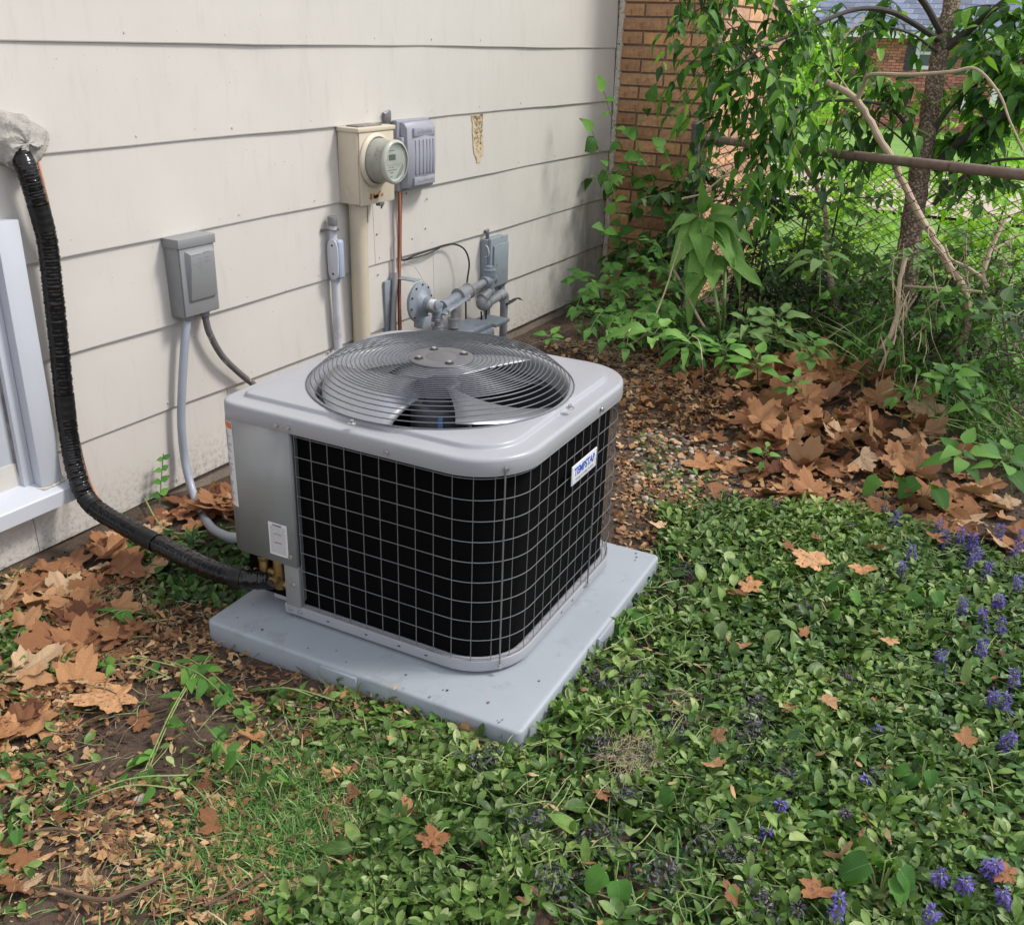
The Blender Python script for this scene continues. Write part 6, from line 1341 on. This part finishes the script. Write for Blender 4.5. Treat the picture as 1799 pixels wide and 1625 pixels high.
# broad leaved weed
pk = Plant('broad_leaved_weed', 'tall weed with a crown of big drooping spotted leaves before the brick wall', 'weed', onz(1258, 612, 0)); top = dep(1236, 385, 4.72)
MB().tube(smoothpath([onz(1258, 612, -.02), dep(1262, 560, 4.6), dep(1250, 480, 4.68), top], 6), [.012, .012, .011, .011, .011, .010, .010, .010, .009, .009, .009, .008, .008, .008, .007, .007, .006, .006, .005][:19], 8).build('stem', m_gstem, pk.t)
MB().tube(smoothpath([onz(1266, 615, -.02), dep(1272, 540, 4.6), dep(1275, 450, 4.7)], 6), .008, 8).build('stem', m_gstem, pk.t)
for (a0, a1, t0, t1, L) in ((1236, 385, 1165, 470, .26), (1230, 388, 1180, 430, .22), (1233, 385, 1232, 455, .26), (1240, 385, 1300, 420, .26), (1245, 378, 1320, 400, .22), (1240, 395, 1290, 450, .25), (1236, 375, 1236, 335, .12), (1246, 410, 1345, 462, .27), (1235, 430, 1225, 500, .25), (1240, 440, 1195, 520, .27), (1255, 450, 1250, 510, .22), (1260, 455, 1345, 475, .22), (1225, 380, 1185, 385, .16), (1238, 372, 1255, 345, .11), (1248, 372, 1275, 365, .14)):
    p0 = dep(a0, a1, 4.72); p1 = dep(t0, t1, 4.55 if t1 > 430 else 4.62); d = p1 - p0; oh = d * [1, 1, 0]; oh = oh / (np.linalg.norm(oh) + 1e-6); up = oh * .75 + np.array([-.15, -.10, .60]) + np.array([pk.r.gauss(0, .15), pk.r.gauss(0, .15), 0]); pk.leaf(K_POKE, p0, d + np.array([0, 0, .1 * L]), L * 1.2, up, .95, pk.r.gauss(0, .15))
pk.done(m_gstem, 60, 10)
def rosette(name, label, base, ctr, n, L, key, w=1., spread=1., up=(-.3, -.2, 1), cat='weed', droop=.35, h=.0, seedn=0):
    p_ = Plant(name, label, cat, base); ctr = np.array(ctr); base = np.array(base)
    if np.linalg.norm(ctr - base) > .02: MB().tube(smoothpath([base, (base + ctr) / 2 + np.array([.01, 0, 0]), ctr], 5), .0035, 6).build('stem', m_gstem, p_.t)
    for k in range(n):
        a = 2.4 * k + p_.r.uniform(-.3, .3); e = .55 - .9 * (k / n) * droop * 2; d = np.array([math.cos(a), math.sin(a), e + p_.r.uniform(-.15, .15)])
        off = np.array([0, 0, -h * k / n]); pet = d / np.linalg.norm(d) * L * .25 * spread
        MB_ = p_.mb.tube([ctr + off, ctr + off + pet], .0014, 4, cap=False); p_.leaf(key, ctr + off + pet, d + np.array([0, 0, -.25 * droop]), L * p_.r.uniform(.75, 1.1), up, w, p_.r.gauss(0, .15))
    return p_.done(m_gstem, 80, 8)
rosette('pale_shrub', 'pale green oval leaved shoot right of the broad leaved weed', onz(1370, 640, 0), dep(1370, 555, 4.35), 16, .115, K_PALE, 1., cat='shrub', h=.12)
rosette('pale_shrub', 'light green oval leaved shoot just left of the pale one', onz(1310, 635, 0), dep(1312, 560, 4.3), 12, .10, K_PALE, .9, cat='shrub', h=.10)
rosette('low_weed', 'low dark leaved weed in front of the ivy thicket', onz(1420, 640, 0), dep(1425, 600, 4.2), 14, .09, K_WEED, 1.1, h=.08)
rosette('low_weed', 'narrow leaved weed below the broad leaved weed', onz(1215, 640, 0), dep(1208, 590, 4.15), 16, .11, K_LANCE, 1.2, h=.06)
rosette('low_weed', 'single broad drooping leaf plant at the end of the long stalk', onz(1160, 640, 0), dep(1150, 585, 4.1), 5, .16, K_POKE, .8, h=.02)
rosette('low_weed', 'bright sprig just behind the back corner of the unit', onz(965, 610, -.03), dep(965, 590, 4.2), 6, .06, K_WEED, 1., h=.02)
rosette('low_weed', 'compound leaf sprig hanging against the fence mesh', dep(1440, 520, 4.5), dep(1440, 440, 4.45), 9, .13, (T_LN, ml_pale), 1.4, h=.10)
rosette('low_weed', 'green sprig growing up against the trunk base', dep(1610, 520, 4.4), dep(1612, 445, 4.4), 8, .10, K_PALE, 1., h=.05)
for (px, py, cx2, cy2, D, n, L, key, w, lb_) in ((1690, 760, 1672, 655, 3.75, 11, .085, K_WEED, 1.3, 'round leaved weed rising before the fence at right'), (1720, 790, 1712, 700, 3.65, 9, .075, K_WEED, 1.3, 'second round leaved weed lower down beside the rusty post'), (1780, 880, 1768, 800, 3.15, 8, .10, K_WEED, 1.2, 'broad leaved weed in front of the rusty post at the right edge'), (1700, 850, 1690, 790, 3.35, 8, .10, K_WEED, 1.1, 'low weed over the leaf heap near the rusty post'),
    (1400, 700, 1395, 668, 3.95, 7, .07, K_WEED, .9, 'green sprig at the top of the leaf heap'), (1330, 690, 1330, 630, 4.0, 10, .10, K_WEED, 1., 'dark sprig left of the leaf heap top'), (1270, 640, 1275, 610, 4.1, 12, .09, K_WEED, 1., 'leafy weed at the left foot of the thicket'), (1780, 700, 1760, 540, 3.6, 8, .11, K_DARK, 1.2, 'dark leaved shoot over the fence mesh at right'), (1350, 800, 1345, 790, 3.2, 5, .05, K_WEED, .9, 'tiny sprig in front of the leaf heap')):
    rosette('low_weed', lb_, onz(px, py, .0), dep(cx2, cy2, D), n, L, key, w, h=.05)
shrub('fence_creeper', 'mixed green creeper leaves threaded through the fence mesh', [(1480, 330, 5.0, .12, 9), (1420, 380, 5.0, .14, 12), (1500, 430, 4.9, .14, 12), (1560, 480, 4.7, .14, 12), (1440, 450, 4.95, .14, 12), (1640, 470, 4.5, .12, 9), (1700, 440, 4.3, .12, 10), (1760, 500, 4.1, .14, 12), (1690, 540, 4.2, .14, 14), (1620, 560, 4.4, .14, 14), (1540, 560, 4.6, .14, 14), (1480, 520, 4.8, .12, 10), (1720, 640, 3.95, .11, 10), (1650, 640, 4.1, .12, 12), (1280, 540, 5.0, .14, 14), (1250, 580, 4.8, .12, 12)], K_WEED, .062, tl=.22, nl=7, top=260, minpx=10, cat='creeper')
q = sample([tuple(fp(.9) + FN * .02 - FN * .30), tuple(fp(.9)), tuple(fp(2.9)), tuple(fp(2.9) - FN * .25)], 1500, 0, 93); q = q + FN * R_.uniform(-.02, .5, len(q))[:, None]
scatter('tall_grass', T_GR, q, R_.uniform(.12, .42, len(q)), ml_grass, .35, .0, 94, pitch=1.25, label='tall thin grass and stems growing along the foot of the fence', cat='grass', ratio=.35)
mound = Plant('undergrowth', 'mixed low green undergrowth between the brick wall and the fence', 'undergrowth', (5., 1.5, 0))
for (x, y) in sample(W2([(1010, 590), (1100, 560), (1250, 560), (1330, 600), (1480, 625), (1440, 650), (1300, 655), (1230, 650), (1120, 640), (1040, 620)]), 90, 0, 91):
    z = float(gz(x, y)); l = mound.r.uniform(.08, .22); a = mound.r.uniform(0, 2 * PI); P = [np.array([x, y, z]), np.array([x + .3 * l * math.cos(a), y + .3 * l * math.sin(a), z + l * .8]), np.array([x + .9 * l * math.cos(a), y + .9 * l * math.sin(a), z + l])]
    mound.twig(P, 7, mound.r.uniform(.04, .075), K_WEED if mound.r.random() < .5 else K_DARK, .2, .002, .001)
mound.done(m_gstem, 150, 12)
# violets and other heart shaped leaves
def violet(px, py, n, L, lb_, h=.05, raise_=.03, mat=K_HEART):
    b = onz(px, py, .0); p_ = Plant('violet', lb_, 'violet', (b[0], b[1], float(gz(b[0], b[1]))))
    for k in range(n):
        a = 2.1 * k + p_.r.uniform(-.4, .4); e = np.array([math.cos(a), math.sin(a), 0]) * L * p_.r.uniform(.25, .6); q = b + e + np.array([0, 0, h * p_.r.uniform(.7, 1.3) + raise_]); p_.mb.tube(smoothpath([b, (b + q) / 2 + np.array([0, 0, .015]), q], 3), .0016, 5)
        p_.leaf(mat, q, e + np.array([0, 0, -.3 * L]), L * p_.r.uniform(.8, 1.1), (-.25, -.1, 1), .95)
    p_.done(ml_stem, 40, 6)
violet(1555, 885, 2, .085, 'violet with two large heart shaped leaves in front of the leaf heap', .06); violet(1620, 890, 3, .085, 'violet with round leaves among the tan leaves left of the flowers', .06)
violet(1475, 1080, 3, .055, 'round leaved violet at the middle of the carpet', .05); violet(1480, 1125, 2, .055, 'single round violet leaf below the middle violet', .05); violet(1620, 1080, 3, .055, 'violet between the purple flowers at the right', .05)
violet(1540, 1590, 7, .060, 'cluster of large bright heart shaped leaves at the lower right', .07); violet(1610, 1400, 5, .045, 'group of round leaves right of the centre of the carpet', .05); violet(1190, 1440, 2, .05, 'small heart leaf in the lower middle of the carpet', .05)
violet(1075, 1590, 3, .05, 'pale heart leaf near the bottom edge', .05); violet(440, 1380, 2, .055, 'soft green heart leaf at the grass patch', .035); violet(490, 1420, 2, .05, 'second heart leaf in the grass patch', .03); violet(150, 1415, 2, .045, 'bright leaf on bare soil left of the wilted stems', .02); violet(40, 1480, 3, .03, 'tiny seedling at the lower left edge', .02)
# seedling against the siding
sd_ = Plant('wall_seedling', 'small seedling with paired oval leaves growing against the siding', 'seedling', (2.07, 2.47, -.02)); b = ony(280, 885, 2.46); tps = ony(287, 797, 2.47)
sd_.mb.tube([b, (b + tps) / 2, tps], .0018, 6)
for k, (px, py) in enumerate(((281, 868), (282, 845), (284, 825), (286, 806))):
    q = ony(px, py, 2.46)
    for sg in (-1, 1): sd_.leaf((T_OV, ml_weed), q, (sg, -.25, .25), .044 - .004 * k, (0, -1, .5), 1.1)
sd_.done(m_gstem, 40, 5)
# wilted pulled weeds on the soil, lower left
for (px, py, tx, ty, n, L, lb_) in ((350, 1170, 250, 1360, 9, .075, 'long wilted weed with pale stems lying on the left soil'), (330, 1350, 130, 1400, 6, .05, 'shorter wilted weed at the root end of the long one'), (160, 1090, 240, 1080, 6, .085, 'bright green pulled weed below the leaf drift'), (300, 1180, 180, 1165, 7, .06, 'limp grey green weed beside the big tan leaf'), (350, 1290, 400, 1340, 6, .07, 'dark limp leaves at the middle of the left soil'), (320, 1150, 430, 1240, 14, .055, 'leafy pulled weed lying at the left corner of the pad'), (560, 1235, 460, 1215, 9, .05, 'green clover like sprig along the front edge of the pad')):
    a_ = onz(px, py, .03); b_ = onz(tx, ty, .015); p_ = Plant('wilted_weed', lb_, 'weed', a_)
    for j in range(2):
        o_ = np.array([p_.r.gauss(0, .012), p_.r.gauss(0, .012), 0]); p_.twig([a_ + o_ * 2, (a_ + b_) / 2 + o_ + np.array([0, 0, .02]), b_ + o_], max(3, n // 2), L, (T_OV, ml_weed), .15, .0022, .0014, .8, .1, w=.9)
    p_.done(ml_stem, 40, 6)
rosette('pad_weed', 'upright weed growing against the right edge of the pad', onz(1095, 1110, 0), onz(1100, 1090, .03), 12, .065, K_WEED, .9, h=.02)
rosette('pad_weed', 'pointed leaf weed at the front edge of the pad', onz(745, 1285, 0), onz(745, 1275, .02), 7, .070, K_LANCE, 1.1, h=.01)
for (px, py, lb_) in ((590, 1640, 'dandelion leaves at the bottom edge'), (760, 1480, 'serrated dandelion leaf rosette in the lower middle'), (640, 1500, 'dandelion rosette at the edge of the grass patch'), (890, 1480, 'pale long leaved rosette left of the straw clump')):
    rosette('dandelion', lb_, onz(px, py, .0), onz(px, py, .02), 8, .085, (T_LN, ml_cov), 1.3, h=.0, cat='dandelion', droop=.1)
# long twigs
for pts, rad, lb_ in ((((90, 1560), (180, 1580), (240, 1560), (280, 1540)), .0042, 'curved brown twig at the lower left'), (((600, 1265), (700, 1268), (800, 1290), (880, 1310), (960, 1345), (1000, 1360)), .003, 'long thin tan twig along the front edge of the pad'), (((40, 1465), (90, 1455), (140, 1462)), .003, 'short dark twig at the left edge'), (((360, 1590), (420, 1560), (470, 1530)), .003, 'bent twig at the bottom left of the grass patch'), (((300, 965), (380, 945), (520, 948)), .0022, 'orange red vine stem under the black hose'), (((250, 870), (300, 935), (420, 925), (560, 925)), .003, 'green stem on the leaves behind the conduit')):
    tag(MB().tube(smoothpath([onz(a, b, .022) for a, b in pts], 6), rad, 6).build('fallen_twig', m_twig if 'green' not in lb_ else ml_stem), lb_, 'twig')

# ---- bugle flowers
FLO = [(1484, 932), (1560, 904), (1643, 932), (1608, 978), (1711, 956), (1700, 985), (1775, 972), (1795, 945), (1376, 896), (1473, 1019), (1543, 1041), (1693, 1070), (1755, 1062), (1735, 1095), (1656, 1175), (1722, 1148), (1504, 1198), (1741, 1229), (1776, 1249), (1757, 1299), (1533, 1295), (1341, 1237), (1321, 1280), (1287, 1344), (1520, 1358), (1539, 1373), (1364, 1416), (1473, 1427), (1349, 1474), (1275, 1497), (1333, 1575), (1399, 1610), (1473, 1606), (1644, 1540), (1691, 1556), (1737, 1525), (1788, 1587), (1629, 1618), (1730, 1000), (1590, 1010), (1722, 975), (1690, 945), (1755, 935), (1662, 950), (1790, 1030), (1765, 1110), (1570, 915), (1785, 1200)]
LBF = {4: 'tallest and densest purple flower spike below the leaf heap', 35: 'bright purple flower spike near the lower right corner', 32: 'purple flower spike at the bottom edge left of the heart leaves', 17: 'purple spike leaning out of the carpet at the right edge', 12: 'round purple flower head at the upper right of the carpet'}
ORD = 'topmost second third fourth fifth sixth seventh eighth ninth tenth eleventh twelfth thirteenth fourteenth fifteenth sixteenth seventeenth eighteenth nineteenth twentieth twenty-first twenty-second twenty-third twenty-fourth twenty-fifth twenty-sixth twenty-seventh twenty-eighth twenty-ninth thirtieth'.split()
rv = sorted([i for i, f_ in enumerate(FLO) if f_[0] > 1560 and i not in LBF], key=lambda i: FLO[i][1]); rf_ = sorted([i for i, f_ in enumerate(FLO) if f_[0] <= 1560 and i not in LBF], key=lambda i: FLO[i][1])
for k, i in enumerate(rv): LBF[i] = ORD[k] + ' small violet blue flower spike counted down the right side of the carpet'
for k, i in enumerate(rf_): LBF[i] = ORD[k] + ' faded blue grey flower counted down the middle of the carpet'
for i, (px, py) in enumerate(FLO):
    vivid = px > 1560 or i in (32, 3); h = .075 if vivid else .045; g_ = onz(px, py, h * .75); b = np.array([g_[0], g_[1], float(gz(g_[0], g_[1]))])
    t = empty('bugle_flower', b, LBF.get(i, ('small violet blue bugle flower spike standing in the right part of the carpet' if px > 1560 else 'faded blue grey bugle flower lying in the middle of the carpet')), 'flower', 'bugle flowers in the carpet')
    rr = random.Random(i); tipv = np.array([rr.gauss(0, .012), rr.gauss(0, .012), h * 1.15]); MB().tube([b, b + tipv], .002, 5).build('stem', ml_stem, t)
    its = []
    big = 1.25 if i in (4, 35, 12) else 1.
    for k in range(int(130 * big)):
        u_ = rr.uniform(.35, 1.08); a = rr.uniform(0, 2 * PI); rad_ = .0105 * big * (1.15 - .55 * (u_ - .35) / .73); p_ = b + tipv * u_ + np.array([math.cos(a), math.sin(a), 0]) * rad_ * rr.uniform(.3, 1)
        x, y, z = frame((math.cos(a), math.sin(a), rr.uniform(-.5, .5)), (0, 0, 1)); its.append((rr.randrange(3), mat4(p_, x, y, z, (rr.uniform(.007, .013) * big,) * 3)))
    T_PT = [blade(f_ovate, .55, 2, 3, .2, c, 0, seed=k) for k, c in enumerate((.2, .6, -.4))]
    o = merged('petals', T_PT, its, ml_purp if (vivid or rr.random() < .25) else ml_gray, t); o['kind'] = 'stuff'
qd = np.random.default_rng(3).uniform(-1, 1, (260, 2)); ed = np.maximum(np.abs(qd[:, 0]), np.abs(qd[:, 1])); qd = qd[(ed > .88) & (np.random.default_rng(4).uniform(0, 1, 260) < .75)] * [.468, .459]
Pd = np.stack([pc[0] + ca * qd[:, 0] - sa * qd[:, 1], pc[1] + sa * qd[:, 0] + ca * qd[:, 1], np.full(len(qd), .0625)], 1); rd = np.random.default_rng(6)
tag(merged('pad_crumbs', T_BT, (rd.integers(0, 5, len(qd)), mats(Pd, rd.uniform(.003, .009, len(qd)), .15, seed=5)), ml_duff), 'soil crumbs and tiny leaf bits along the rim of the grey pad', 'crumbs', kind='stuff')
# bits lying on the pad
for (x, y, s_, m_) in ((700, 1203, .022, ml_bits), (880, 1268, .008, ml_duff), (430, 1068, .006, ml_duff), (605, 1195, .009, ml_duff)):
    g_ = onz(x, y, .0615); V_, T_, U_ = T_SM[0]; M = mats(np.array([g_ + [0, 0, .002]]), s_, .1, seed=int(x))[0]
    tag(link('leaf_scrap', tri_mesh('leaf_scrap', V_ @ M[:3, :3].T + M[:3, 3], T_, U_, m_)), {700: 'curled brown leaf scrap on the pad near its front corner', 880: 'tiny dark scrap near the front corner of the pad', 430: 'dark crumb on the left end of the pad', 605: 'thin dark scrap on the front of the pad'}[x], 'leaf')
